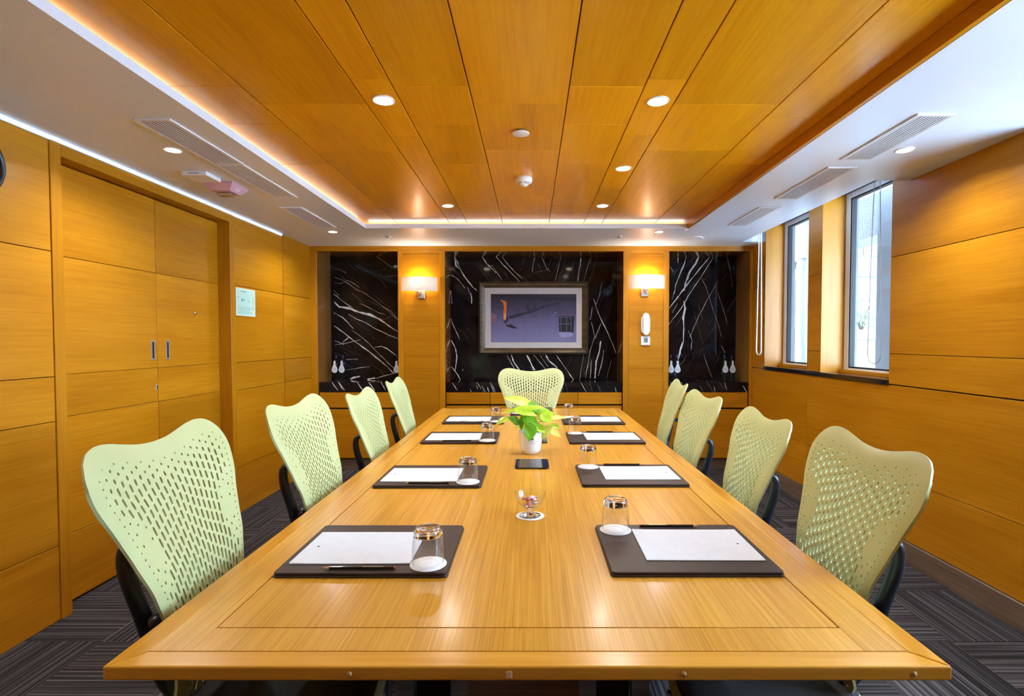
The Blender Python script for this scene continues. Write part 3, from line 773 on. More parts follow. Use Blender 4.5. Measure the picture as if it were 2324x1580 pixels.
def shell_mesh():
    half = []
    for i in range(len(OUT)-1):
        p0, p1, p2, p3 = [Vector(OUT[min(max(k, 0), len(OUT)-1)]) for k in (i-1, i, i+1, i+2)]
        for k in range(4):
            t = k/4
            half.append(0.5*((2*p1)+(-p0+p2)*t+(2*p0-5*p1+4*p2-p3)*t*t+(-p0+3*p1-3*p2+p3)*t**3))
    loop = [(p.x, p.y) for p in half]+[OUT[-1]]+[(-p.x, p.y) for p in half[::-1]]
    holes = []
    NC = 25
    for k in range(NC):
        u = -1+2*(k+0.5)/NC
        if abs(u) > 0.94: continue
        xt = u*WTOP*0.97
        h = top_h(xt)-0.040
        edge = abs(u) > 0.86
        if k % 2: h -= 0.011
        while h > 0.026:
            q = h/.615                            # 0 bottom .. 1 top
            pitch = 0.0200+(1-q)**1.1*0.028
            depth = top_h(xt)-h
            if edge: pitch = 0.016
            x = u*half_w(h)
            blank = ((abs(u)-0.72)/0.09)**2+((h-0.385)/0.036)**2 < 1
            near = ((abs(u)-0.74)/0.16)**2+((h-0.385)/0.085)**2 < 1
            if not blank:
                wd = 0.0074*(0.70+0.30*min(1, half_w(h)/.25))
                ln = min(1, max(0, (depth-0.035)/0.06))*pitch*0.80
                if edge: ln = 0; wd = 0.0046
                elif near: ln *= 0.3; wd *= 0.72
                elif abs(u) > 0.78: ln *= 0.7; wd *= 0.85
                if depth < 0.048: wd *= 0.62
                holes.append((u, x, h, wd/2, max(ln-wd, 0)/2))
            h -= pitch
    verts = [Vector(p) for p in loop]; polys = [list(range(len(loop)))]
    occ = []
    for u, x, h, r, hl in holes:
        # follow the column, which leans with the outline
        def cx(hh): return u*half_w(hh)
        pts = []
        if hl < 0.0006:
            pts = [(x+r*math.cos(a*PI/3+0.3), h+r*math.sin(a*PI/3+0.3)) for a in range(6)]
        else:
            for a in (0, 60, 120, 180): pts.append((cx(h+hl)+r*math.cos(math.radians(a)), h+hl+r*math.sin(math.radians(a))))
            for a in (180, 240, 300, 360): pts.append((cx(h-hl)+r*math.cos(math.radians(a)), h-hl+r*math.sin(math.radians(a))))
        s = len(verts); verts += [Vector(p) for p in pts]
        polys.append(list(range(s, s+len(pts))))
        occ.append((x, h, r+0.004, hl))
    # extra points where there are no holes
    gx = 0.016
    for i in range(-18, 19):
        for j in range(0, 40):
            x, h = i*gx, 0.006+j*gx
            if h > top_h(x)-0.006 or abs(x) > half_w(h)-0.006: continue
            if any(abs(x-a) < r+0.001 and abs(h-b) < hl+r for a, b, r, hl in occ): continue
            verts.append(Vector((x, h)))
    V, E, FF, ov, oe, of = delaunay_2d_cdt(verts, [], polys, 1, 1e-7)
    FF = [f for f, src in zip(FF, of) if list(src) == [0]]
    V = [(v.x, v.y) for v in V]
    th = 0.0065
    nv = len(V)
    def nrm(x, h):
        d = 0.002
        dx = (back_y(x+d, h)-back_y(x-d, h))/(2*d); dh = (back_y(x, h+d)-back_y(x, h-d))/(2*d)
        n_ = Vector((-dx, 1, -dh)); n_.normalize(); return n_
    front = []; rear = []
    for x, h in V:
        p = Vector((x, back_y(x, h), h)); n_ = nrm(x, min(h, top_h(x)-0.004))
        front.append(p); rear.append(p-n_*th)
    faces = []; cnt = {}
    for f in FF:
        a = sum((V[f[i]][0]*V[f[(i+1) % len(f)]][1]-V[f[(i+1) % len(f)]][0]*V[f[i]][1]) for i in range(len(f)))
        f = list(f) if a < 0 else list(f)[::-1]          # front faces look to +y
        faces.append(tuple(f))
        for i in range(len(f)): cnt[(f[i], f[(i+1) % len(f)])] = 1
    rim = [(a, b) for (a, b) in cnt if (b, a) not in cnt]
    vs = front+rear
    fs = faces+[tuple(i+nv for i in reversed(f)) for f in faces]
    sm = [True]*len(fs)
    base = len(vs); mp = {}
    for a, b in rim:
        for q in (a, b):
            if q not in mp:
                mp[q] = len(vs); vs.append(front[q]); vs.append(rear[q])
        fs.append((mp[b], mp[a], mp[a]+1, mp[b]+1)); sm.append(True)
    me = bpy.data.meshes.new('backrest'); me.from_pydata([tuple(v) for v in vs], [], fs)
    for p, s in zip(me.polygons, sm): p.use_smooth = s
    me.update(); return me
def make_chair():
    c = thing('mesh_back_chair', 'x', 'chair')
    ZB = 0.46
    o = link('backrest', shell_mesh(), shell_m, c); o.location = (0, 0, ZB)
    # blue-black yoke behind the shell: an arm to each side, meeting the spine low down
    for s in (-1, 1):
        bx = s*0.165
        b0 = Vector((bx, back_y(bx, .385)-0.020, ZB+.385))
        cp = [b0+Vector((-s*0.004, 0.004, 0.010)), b0+Vector((0, -0.016, 0.020)), b0+Vector((s*0.002, -0.036, 0.004)), b0+Vector((s*0.001, -0.034, -0.05)),
              b0+Vector((-s*0.010, -0.012, -0.14)), b0+Vector((-s*0.024, 0.004, -0.23)), b0+Vector((-s*0.040, 0.018, -0.31)), Vector((s*0.085, -0.20, ZB-0.02))]
        cr_ = [.009, .013, .017, .019, .020, .021, .021, .020]
        pts = []; rr_ = []
        for i in range(len(cp)-1):
            p0, p1, p2, p3 = [cp[min(max(q, 0), len(cp)-1)] for q in (i-1, i, i+1, i+2)]
            for q in range(4):
                t = q/4; pts.append(0.5*((2*p1)+(-p0+p2)*t+(2*p0-5*p1+4*p2-p3)*t*t+(-p0+3*p1-3*p2+p3)*t**3)); rr_.append(cr_[i]+(cr_[i+1]-cr_[i])*t)
        pts.append(cp[-1]); rr_.append(cr_[-1])
        MB().tube(pts, rr_, 10, flat=(1.0, 0.8)).build('back_arm', frame_bl, c)
        k = Vector((s*0.178, back_y(.17, .21)-0.028, ZB+.235))
        MB().tube([k+Vector((-s*0.07, 0.006, 0)), k+Vector((-s*0.02, 0, 0)), k+Vector((0.0, 0, 0)), k+Vector((s*0.012, 0, 0))], [.014, .020, .020, .010], 12).build('lumbar_knob', black_pl, c)
    MB().tube([(-0.12, -.232, ZB+.235), (0, -.240, ZB+.235), (0.12, -.232, ZB+.235)], 0.013, 8).build('lumbar_bar', black_pl, c)
    MB().tube([(-0.085, -0.205, ZB-0.03), (-0.03, -0.215, ZB-0.05), (0.03, -0.215, ZB-0.05), (0.085, -0.205, ZB-0.03)], 0.022, 10, flat=(1.3, 1)).build('yoke', frame_bl, c)
    # seat: black woven pad on a pale green pan
    def seat_slab(w0, w1, y0, y1, zt, th, drop):
        nx_, ny_ = 14, 14; v = []; f = []
        for side in (0, 1):
            for j in range(ny_+1):
                for i in range(nx_+1):
                    a = -1+2*i/nx_; b = j/ny_
                    w_ = (w0+(w1-w0)*math.sin(b*PI*0.5))
                    ex = a*w_*(1-0.10*abs(2*b-1)**4); ey = y0+(y1-y0)*b
                    ey = (ey-(y0+y1)/2)*(1-0.10*abs(a)**4)+(y0+y1)/2
                    z = zt+0.018*a*a-drop*max(0, b-0.72)**2*9+0.02*max(0, 0.2-b)*4
                    if side: z -= th
                    v.append((ex, ey, z))
        N_ = (nx_+1)*(ny_+1)
        for j in range(ny_):
            for i in range(nx_):
                q = j*(nx_+1)+i; f.append((q, q+1, q+nx_+2, q+nx_+1)); f.append((N_+q, N_+q+nx_+1, N_+q+nx_+2, N_+q+1))
        bd = [i for i in range(nx_+1)]+[(j+1)*(nx_+1)-1 for j in range(1, ny_+1)]+[ny_*(nx_+1)+i for i in range(nx_-1, -1, -1)]+[j*(nx_+1) for j in range(ny_-1, 0, -1)]
        for i in range(len(bd)):
            a, b = bd[i], bd[(i+1) % len(bd)]; f.append((b, a, N_+a, N_+b))
        return MB().add(v, f, True)
    seat_slab(.205, .235, -.225, .20, .455, .022, .03).build('seat', seat_m, c)
    seat_slab(.215, .250, -.235, .215, .440, .016, .03).build('seat_pan', shell_m, c)
    MB().box(-.085, .085, -.20, .12, .345, .412).build('tilt_mechanism', black_pl, c, 0.02, 3)
    MB().tube([(.08, .02, .385), (.20, .02, .385), (.235, .02, .383)], [.006, .006, .012], 8).build('height_lever', black_pl, c)
    MB().lathe([(.026, .19), (.026, .345)], 16).build('gas_column', black_pl, c)
    MB().lathe([(.018, .07), (.045, .085), (.05, .12), (.036, .15), (.03, .20)], 18).build('base_hub', frame_bl, c)
    for k in range(5):
        a = 2*PI*k/5+0.3
        d = Vector((math.cos(a), math.sin(a), 0))
        L_ = MB().tube([d*0.03+Vector((0, 0, .112)), d*0.16+Vector((0, 0, .100)), d*0.30+Vector((0, 0, .072))], [.026, .021, .015], 8, flat=(1, .8)).build('base_leg', frame_bl, c)
        n_ = Vector((-d.y, d.x, 0)); w_ = MB()
        for s in (-1, 1):
            ctr = d*0.30+n_*(s*0.012)+Vector((0, 0, .029))
            v = []; f = []
            for q in range(16):
                aa = 2*PI*q/16; p = ctr+d*(.029*math.cos(aa))+Vector((0, 0, .029*math.sin(aa)))
                v += [p-n_*.008, p+n_*.008]
            for q in range(16): f.append((2*q, 2*((q+1) % 16), 2*((q+1) % 16)+1, 2*q+1))
            f.append(tuple(2*q for q in range(16))); f.append(tuple(2*q+1 for q in reversed(range(16))))
            w_.add(v, f)
        w_.box(d.x*.30-.008, d.x*.30+.008, d.y*.30-.008, d.y*.30+.008, .03, .07)
        w_.build('castor', rubber, L_)
    return c
chair0 = make_chair()
CH = [(-0.590, 1.303, -84.6, 0.011, 'pale green perforated-back chair nearest the camera along the door side of the table'),
      (-0.573, 1.994, -87.9, 0.009, 'pale green perforated-back chair second from the camera along the door side of the table'),
      (-0.577, 2.755, -86.7, -0.029, 'pale green perforated-back chair third from the camera along the door side of the table'),
      (-0.578, 3.444, -86.2, -0.021, 'pale green perforated-back chair farthest from the camera along the door side of the table'),
      (0.590, 1.426, 85.3, -0.031, 'yellow green perforated-back chair nearest the camera along the window side of the table'),
      (0.619, 2.117, 86.1, -0.058, 'yellow green perforated-back chair second from the camera along the window side of the table'),
      (0.568, 2.685, 89.9, -0.038, 'yellow green perforated-back chair third from the camera along the window side of the table'),
      (0.588, 3.235, 83.0, -0.018, 'yellow green perforated-back chair farthest from the camera along the window side of the table'),
      (0.001, 4.144, 180.7, -0.008, 'pale green perforated-back chair at the far head of the table below the picture')]
FLOORPARTS = ('base_leg', 'base_hub', 'castor', 'gas_column')
for i, (x, y, a, dz, lb) in enumerate(CH):
    c = chair0 if i == 0 else copy_tree(chair0)
    c.location = (x, y, 0); c.rotation_euler = (0, 0, math.radians(a))
    tag(c, lb, 'chair', 'perforated-back chairs round the table')
    c['_dz'] = dz
for c in [o for o in COL.objects if '_dz' in o.keys()]:
    for ch in c.children:                      # seat height set by the gas lift
        if not ch.name.startswith(FLOORPARTS): ch.location.z += c['_dz']
    del c['_dz']
    if abs(c.location.y-3.235) < 0.001:            # its five-star base is turned clear of the neighbour's
        for ch in c.children:
            if ch.name.startswith('base_leg'): ch.rotation_euler.z = math.radians(36)

# ================================================================== PLACE SETTINGS
pad_t = 0.006
def round_slab(w_, h_, r, z0, z1): return prism(rrect(w_, h_, r), z0, z1)
PW, PH = 0.325, 0.410
def make_pad():
    p = thing('desk_pad', 'x', 'desk pad')
    round_slab(PW, PH, 0.012, 0.0, 0.0055).build('base_board', leather_d, p, 0.0015, 2)
    round_slab(PW-0.004, PH-0.004, 0.011, 0.0060, 0.0115).build('top_board', leather, p, 0.0018, 2)
    m = MB()
    st = rrect(PW-0.018, PH-0.018, 0.008)
    pts = []
    for i in range(len(st)):
        a = Vector(st[i]); b = Vector(st[(i+1) % len(st)]); n = max(1, int((b-a).length/0.006))
        for k in range(n): pts.append((a.lerp(b, k/n), (b-a).normalized()))
    for q, d in pts: m.add([(q.x-d.y*.0004, q.y+d.x*.0004, .01165), (q.x+d.y*.0004, q.y-d.x*.0004, .01165), (q.x+d.y*.0004+d.x*.0036, q.y-d.x*.0004+d.y*.0036, .01165), (q.x-d.y*.0004+d.x*.0036, q.y+d.x*.0004+d.y*.0036, .01165)], [(0, 1, 2, 3)])
    tag(m.build('stitching', pr('brown_thread', (0.10, 0.065, 0.05), 0.7), p), kind='stuff')
    return p
def make_paper():
    p = thing('notepad', 'x', 'paper')
    W_, H_ = 0.210, 0.293
    n = 8; v = []; f = []
    for j in range(n+1):
        for i in range(n+1):
            a, b = i/n-.5, j/n-.5
            v.append((a*W_, b*H_, 0.0018+0.0012*(abs(2*b))**4*(0.5+a)))
    for j in range(n):
        for i in range(n): q = j*(n+1)+i; f.append((q, q+1, q+n+2, q+n+1))
    MB().box(-W_/2, W_/2, -H_/2, H_/2, 0, 0.0015).build('sheet_stack', paper_m, p)
    raw('top_sheet', v, f, paper_m, p, True)
    m = MB()
    for k in range(26):
        y = H_/2-0.035-k*0.0095; m.box(-W_/2+0.008, W_/2-0.008, y, y+0.0005, 0.0016, 0.00205)
    tag(m.build('ruled_lines', pr('ruling_grey', (0.62, 0.65, 0.72), 0.6), p), kind='stuff')
    g = MB().lathe([(0.0032, 0.0), (0.0032, 0.0025), (0, 0.0026)], 10).build('printed_emblem', pr('navy_print', (0.02, 0.025, 0.07), 0.5), p); g.location = (0, -H_/2+0.03, 0)
    m = MB()
    for i, w_ in enumerate((0.030, 0.018)): m.box(-w_/2, w_/2, -0.0006, 0.0006, 0.002, 0.0026).v
    return p
def make_pencil():
    p = thing('pencil', 'x', 'pencil')
    L_ = 0.176; r = 0.0038
    hexa = lambda y, rr: [(rr*math.cos(PI/3*k), y, r+rr*math.sin(PI/3*k)) for k in range(6)]
    def seg(y0, r0, y1, r1):
        v = hexa(y0, r0)+hexa(y1, r1)
        return MB().add(v, [(k, (k+1) % 6, 6+(k+1) % 6, 6+k) for k in range(6)]+[tuple(range(6)), tuple(reversed(range(6, 12)))])
    seg(-L_/2+0.020, r, L_/2-0.003, r).build('shaft', pr('pencil_black', (0.012, 0.012, 0.013), 0.22, 0, 0.5), p)
    seg(-L_/2+0.004, 0.0009, -L_/2+0.020, r).build('sharpened_tip', pr('bare_cedar', (0.55, 0.28, 0.14), 0.6), p)
    seg(-L_/2, 0.0001, -L_/2+0.004, 0.0009).build('lead', pr('graphite', (0.03, 0.03, 0.03), 0.4), p)
    seg(L_/2-0.003, r, L_/2, r*0.92).build('end_cap', pr('pencil_end_red', (0.30, 0.04, 0.03), 0.4), p)
    m = MB().box(-0.001, 0.001, 0.01, 0.06, r+r*0.866-0.0001, r+r*0.866+0.0002).build('gilt_lettering', pr('gilt', (0.75, 0.6, 0.3), 0.3, 0.9), p)
    return p
def make_coaster():
    p = thing('coaster', 'x', 'coaster')
    MB().lathe([(0.0440, 0), (0.0445, 0.0006), (0.0440, 0.0014), (0.0, 0.0014)], 36).build('disc', coaster_m, p)
    MB().lathe([(0.026, 0.00141), (0.026, 0.0017), (0.0248, 0.0017), (0.0248, 0.00141)], 32, cap=False).build('printed_ring', pr('pale_grey_print', (0.66, 0.69, 0.74), 0.5), p)
    return p
def make_tumbler():
    p = thing('tumbler', 'x', 'glass')
    rr = [(0.0372, 0.0), (0.0378, 0.002), (0.0385, 0.015), (0.0384, 0.035), (0.0372, 0.055), (0.0352, 0.070)]
    MB().lathe(rr, 36, cap=False).build('wall', g_thin, p)
    MB().lathe([(0.0362, 0.0002), (0.0368, 0.003), (0.0372, 0.015), (0.0370, 0.035), (0.0356, 0.055), (0.0330, 0.0685)], 36, cap=False).build('inner_wall', g_thin, p)
    MB().lathe([(0.0, 0.0705), (0.020, 0.0695), (0.029, 0.0690), (0.0350, 0.0702), (0.0346, 0.076), (0.0328, 0.084), (0.0300, 0.089), (0.0265, 0.0905), (0.022, 0.0885), (0.012, 0.0862), (0.0, 0.0858)], 36, cap=False).build('thick_base', g_thick, p)
    MB().lathe([(0.0372, 0.0), (0.0362, 0.0)], 36, cap=False).build('rim', g_thin, p)
    return p
pad0, pap0, pen0, coa0, tum0 = make_pad(), make_paper(), make_pencil(), make_coaster(), make_tumbler()
where = ['nearest the camera on the door side', 'second from the camera on the door side', 'third from the camera on the door side', 'farthest from the camera on the door side',
         'nearest the camera on the window side', 'second from the camera on the window side', 'third from the camera on the window side', 'farthest from the camera on the window side',
         'at the far head of the table, behind the plant']
SET = [(-0.402, 1.380, -90), (-0.394, 2.125, -90), (-0.391, 2.965, -90), (-0.388, 3.63, -90),
       (0.392, 1.384, 90), (0.396, 2.140, 90), (0.408, 2.960, 90), (0.414, 3.605, 90), (0.005, 4.075, 180)]
rs = random.Random(11)
for i, (x, y, a) in enumerate(SET):
    M = Matrix.Translation((x, y, ZT+0.0004)) @ Matrix.Rotation(math.radians(a+rs.uniform(-.6, .6)), 4, 'Z')
    def put(src, lx, ly, lz, rot, lb, cat, grp):
        o = src if i == 0 else copy_tree(src)
        o.location = M @ Vector((lx, ly, lz)); o.rotation_euler = (0, 0, math.radians(a+rot))
        tag(o, lb, cat, grp)
    put(pad0, 0, 0, 0, 0, 'brown leather desk pad '+where[i], 'desk pad', 'leather desk pads')
    put(pap0, 0.008, -0.040, 0.0121, rs.uniform(-1, 1), 'white notepad sheet on the pad '+where[i], 'paper', 'notepads on the desk pads')
    put(pen0, 0.140+rs.uniform(-.003, .003), -0.008+rs.uniform(-.01, .01), 0.0121, rs.uniform(-1.5, 1.5), 'black pencil on the pad '+where[i], 'pencil', 'pencils on the desk pads')
    cx_, cy_ = 0.113, 0.152
    put(coa0, cx_, cy_, 0.0121, rs.uniform(0, 90), 'round white coaster on the pad '+where[i], 'coaster', 'coasters under the glasses')
    put(tum0, cx_+0.001, cy_, 0.0137, 0, 'upturned clear tumbler on the pad '+where[i], 'glass', 'upturned tumblers')

# ---- table boxes
def table_box(x, y, lb):
    b = thing('table_socket_box', lb, 'socket box', (x, y, ZT+0.0003))
    round_slab(0.148, 0.172, 0.012, 0, 0.006).build('lid', pr('black_glass_lid', (0.006, 0.007, 0.009), 0.05, 0, 0.6), b, 0.0012, 2)
    round_slab(0.104, 0.168, 0.004, 0.0061, 0.0066).build('lid_panel', pr('smoked_panel', (0.016, 0.018, 0.022), 0.12), b)
    m = MB()
    for k in range(5): m.add([(-.0605+.002*math.cos(q*PI/3), -.05+k*.022+.002*math.sin(q*PI/3), .0063) for q in range(6)], [tuple(range(6))])
    m.build('indicator_dots', pr('pale_dot', (0.6, 0.6, 0.6), 0.4), b)
    return b
table_box(0.003, 2.345, 'black glass table socket box in front of the plant pot')
table_box(0.013, 2.915, 'black glass table socket box half hidden behind the plant pot')

# ---- candy dish
dish_at = Vector((-0.004, 1.655, ZT+0.0004))
c2 = copy_tree(coa0); c2.location = dish_at; c2.rotation_euler = (0, 0, 0.4); tag(c2, 'round white coaster under the candy dish', 'coaster', 'coasters under the glasses')
dd = thing('candy_dish', 'footed clear glass candy dish in the middle of the table', 'dish', dish_at+Vector((0, 0, 0.0016)))
MB().lathe([(0.0, 0.0005), (0.032, 0.0005), (0.034, 0.002), (0.030, 0.0045), (0.014, 0.008), (0.0085, 0.013), (0.0085, 0.021), (0.012, 0.0245), (0.0, 0.0252)], 32, cap=False).build('foot', g_thick, dd)
MB().lathe([(0.012, 0.0252), (0.026, 0.030), (0.039, 0.041), (0.0465, 0.057), (0.0495, 0.074), (0.0490, 0.0755)], 36, cap=False).build('bowl', g_thin, dd)
MB().lathe([(0.009, 0.0285), (0.024, 0.0325), (0.0365, 0.043), (0.0440, 0.058), (0.0472, 0.074), (0.0490, 0.0755)], 36, cap=False).build('bowl_inside', g_thin, dd)
cand = [((0.58, 0.12, 0.20), (-.008, -.010, .056), 'deep pink wrapped candy on top of the dish'), ((0.80, 0.55, 0.62), (.012, -.004, .052), 'pale pink wrapped candy in the dish'),
        ((0.86, 0.80, 0.82), (.004, .014, .054), 'white wrapped candy at the back of the dish'), ((0.72, 0.30, 0.38), (-.004, -.008, .040), 'rose wrapped candy low in the dish'), ((0.88, 0.84, 0.86), (.014, .010, .040), 'white wrapped candy low in the dish')]
for i, (col, p, lb) in enumerate(cand):
    c = thing('wrapped_candy', lb, 'candy', dish_at+Vector(p), rs.uniform(0, 6), 'candies in the glass dish')
    cmx = noisy('candy_wrap_%d' % i, tuple(q*0.75 for q in col), col, 0.2, (120, 120, 120), 3, 0.4, 0.5)
    MB().lathe([(0, -.0075), (.0045, -.006), (.0085, -.001), (.0085, .002), (.0045, .0065), (0, .0075)], 14).build('sweet', cmx, c)
    for s in (-1, 1):
        v = [(s*.006, 0, 0)]; f = []
        for k in range(9):
            a = -0.9+1.8*k/8; v.append((s*(.006+.010*math.cos(a*.6)), .010*math.sin(a), .003*(-1)**k))
        f = [(0, k, k+1) for k in range(1, 9)]
        raw('wrapper_twist', v, f, cmx, c)

# ---- pothos in a white pot
PB = Vector((-0.004, 2.585, ZT+0.0004))
pot = thing('plant_pot', 'ribbed white ceramic pot with a dark blue tree emblem', 'pot', PB)
pm = pr('white_ceramic', (0.80, 0.80, 0.82), 0.22, 0, 0.3)
prof = [(0.0, 0.0), (0.036, 0.0), (0.040, 0.002), (0.0475, 0.016)]
def pot_r(z): return 0.0475+0.0105*min(1, max(0, (z-.016)/.07))**0.7
for k in range(1, 26):
    z = .016+k*.0036; prof.append((pot_r(z)+(.00045 if k % 2 else -.00035), z))
prof += [(.0582, .1085), (.0575, .110), (.0550, .110), (.0545, .106), (.053, .092)]
MB().lathe(prof, 48, cap=False).build('body', pm, pot)
MB().lathe([(.0532, .094), (.03, .097), (0, .098)], 24, cap=False).build('soil', noisy('potting_soil', (0.012, 0.008, 0.005), (0.05, 0.035, 0.022), 0.95, (150, 150, 150), 3, 0.5), pot)
navy = pr('navy_emblem', (0.012, 0.016, 0.07), 0.4)
def on_pot(u, z):                     # u: metres round the front, z: height
    r = pot_r(z)+0.0009; a = -PI/2+u/r
    return (r*math.cos(a), r*math.sin(a), z)
U0 = 0.008
mk = MB()
def disc(cx, cz, r, n=18, a0=0, a1=2*PI):
    v = [on_pot(U0+cx, cz)]+[on_pot(U0+cx+r*math.cos(a0+(a1-a0)*k/n), cz+r*math.sin(a0+(a1-a0)*k/n)) for k in range(n+1)]
    mk.add(v, [(0, k, k+1) for k in range(1, n+1)])
for q in ((-.004, .0805, .0042), (-.001, .0835, .0042), (.002, .0800, .0038), (-.002, .0785, .0035)): disc(*q)
v = [on_pot(U0-.0022, .0795), on_pot(U0+.0002, .0795), on_pot(U0+.0012, .0720), on_pot(U0-.0032, .0720)]; mk.add(v, [(0, 1, 2, 3)])
for k in range(14):
    a = -1.35+2.7*k/14; b = -1.35+2.7*(k+1)/14; R0, R1 = .0078, .0070
    mk.add([on_pot(U0+R0*math.cos(a), .0795+R0*math.sin(a)), on_pot(U0+R0*math.cos(b), .0795+R0*math.sin(b)), on_pot(U0+R1*math.cos(b), .0795+R1*math.sin(b)), on_pot(U0+R1*math.cos(a), .0795+R1*math.sin(a))], [(0, 1, 2, 3)])
mk.build('tree_emblem', navy, pot)
tv, tf = text2d('DOUBLETREE BY HILTON', 0.0047)
wmax = max(abs(p[0]) for p in tv); ks = 0.0255/wmax
raw('lettering', [on_pot(U0+p[0]*ks, 0.0672+p[1]) for p in tv], tf, navy, pot)
bars = MB()
for xa, xb, z in ((-.006, .007, .0608), (-.0235, .0235, .0560)):
    n = 12
    for k in range(n):
        if k % 4 == 3: continue
        a = xa+(xb-xa)*k/n; b = xa+(xb-xa)*(k+1)/n
        bars.add([on_pot(U0+a, z), on_pot(U0+b, z), on_pot(U0+b, z+.0011), on_pot(U0+a, z+.0011)], [(0, 1, 2, 3)])
bars.build('small_print', pr('navy_fine_print', (0.10, 0.11, 0.22), 0.5), pot)
plant = thing('pothos_plant', 'bright lime green pothos plant growing in the white pot', 'plant', PB)
lm1 = leafmat('leaf_lime', (0.38, 0.60, 0.02), (0.55, 0.74, 0.06))
lm2 = leafmat('leaf_green', (0.09, 0.34, 0.01), (0.20, 0.48, 0.02))
lm3 = leafmat('leaf_yellow', (0.58, 0.68, 0.04), (0.74, 0.80, 0.22))
stem_m = pr('pale_green_stem', (0.36, 0.50, 0.12), 0.5)
P2 = lambda x, y, Y: onY(1120+x/8.32, 890+y/8.32, Y)-PB
def leaf(b, t, wd, nrm, mat, droop=0.15, fold=0.25):
    wd *= 1.75
    b, t = Vector(b), Vector(t); ax = t-b; L_ = ax.length; ax.normalize()
    nv = (Vector(nrm)-ax*Vector(nrm).dot(ax)).normalized(); sd = ax.cross(nv)
    nu, nw = 12, 8; v = []; f = []
    for j in range(nu+1):
        q = j/nu
        hw = wd/2*(math.sin(PI*min(1, q**0.62))**0.85 if 0 < q < 1 else 0)+0.0002
        back = -0.10*L_*math.exp(-((q-0.02)/0.12)**2)
        for i in range(nw+1):
            s = -1+2*i/nw
            lift = -droop*L_*q*q+fold*hw*abs(s)**1.3+0.05*hw*math.sin(9*q+3*s)
            along = L_*q+back*abs(s)**1.5
            v.append(b+ax*along+sd*(s*hw)+nv*lift)
    for j in range(nu):
        for i in range(nw):
            k = j*(nw+1)+i; f.append((k, k+1, k+nw+2, k+nw+1))
    raw('leaf', v, f, mat, plant, True)
    c = Vector((rs.uniform(-.015, .015), rs.uniform(-.015, .015), .096))
    mid = (b+c)/2+Vector((0, 0, 0.02))
    MB().tube([c, c.lerp(mid, .5)+Vector((0, 0, .012)), mid+Vector((0, 0, .008)), b+ax*0.002], [.0018, .0017, .0015, .0011], 6).build('stem', stem_m, plant)
Yp = 2.585
leaf(P2(700, 610, Yp-.06), P2(672, 935, Yp-.085), .037, (0.1, -1, .35), lm2, -.02, .15)
leaf(P2(905, 300, Yp-.01), P2(150, 330, Yp-.07), .032, (0, -.35, 1), lm1, .10, .25)
leaf(P2(690, 240, Yp+.03), P2(200, 98, Yp+.01), .034, (.2, -.8, .7), lm3, .02, .3)
leaf(P2(660, 270, Yp+.02), P2(930, 310, Yp+.03), .036, (-.1, -.8, .6), lm2, .18, .1)
leaf(P2(560, 450, Yp-.03), P2(520, 730, Yp-.055), .024, (-.7, -.8, .2), lm2, .05, .2)
leaf(P2(585, 480, Yp-.045), P2(865, 650, Yp-.055), .036, (.1, -.8, .6), lm2, .03, .2)
leaf(P2(470, 575, Yp-.02), P2(265, 480, Yp-.05), .026, (-.2, -.8, .6), lm2, -.05, .25)
leaf(P2(270, 490, Yp-.05), P2(35, 600, Yp-.06), .024, (-.2, -.5, .8), lm1, .1, .2)
leaf(P2(430, 330, Yp-.06), P2(830, 420, Yp-.075), .030, (.1, -.7, .7), lm1, .12, .2)
leaf(P2(880, 500, Yp-.01), P2(1145, 385, Yp), .034, (.2, -.9, .4), lm1, .06, .3)
leaf(P2(930, 560, Yp), P2(1000, 350, Yp+.02), .028, (.3, -.9, .2), lm3, .05, .3)
leaf(P2(1070, 500, Yp), P2(1400, 468, Yp+.02), .020, (0, -.5, .9), lm3, .08, .3)
leaf(P2(890, 830, Yp-.02), P2(1125, 615, Yp-.03), .030, (-.3, -.9, .4), lm3, -.04, .2)
leaf(P2(1080, 715, Yp), P2(1275, 850, Yp-.01), .020, (.2, -.8, .6), lm3, .02, .2)
leaf(P2(1090, 615, Yp+.02), P2(1260, 685, Yp+.01), .018, (.1, -.7, .7), lm1, .04, .2)
leaf(P2(490, 600, Yp+.02), P2(415, 690, Yp+.01), .016, (-.3, -.8, .3), lm3, .04, .2)
leaf(P2(760, 520, Yp+.04), P2(560, 560, Yp+.02), .030, (-.2, -.7, .7), lm1, .1, .2)
leaf(P2(840, 420, Yp+.03), P2(1060, 330, Yp+.05), .034, (.1, -.8, .6), lm1, .1, .25)
leaf(P2(800, 640, Yp-.03), P2(980, 760, Yp-.05), .026, (.3, -.8, .5), lm1, .05, .2)
leaf(P2(900, 430, Yp-.03), P2(1110, 560, Yp-.04), .030, (.3, -.8, .5), lm1, .08, .2)
leaf(P2(560, 400, Yp+.02), P2(640, 430, Yp-.03), .028, (0, -.6, .8), lm1, .1, .2)
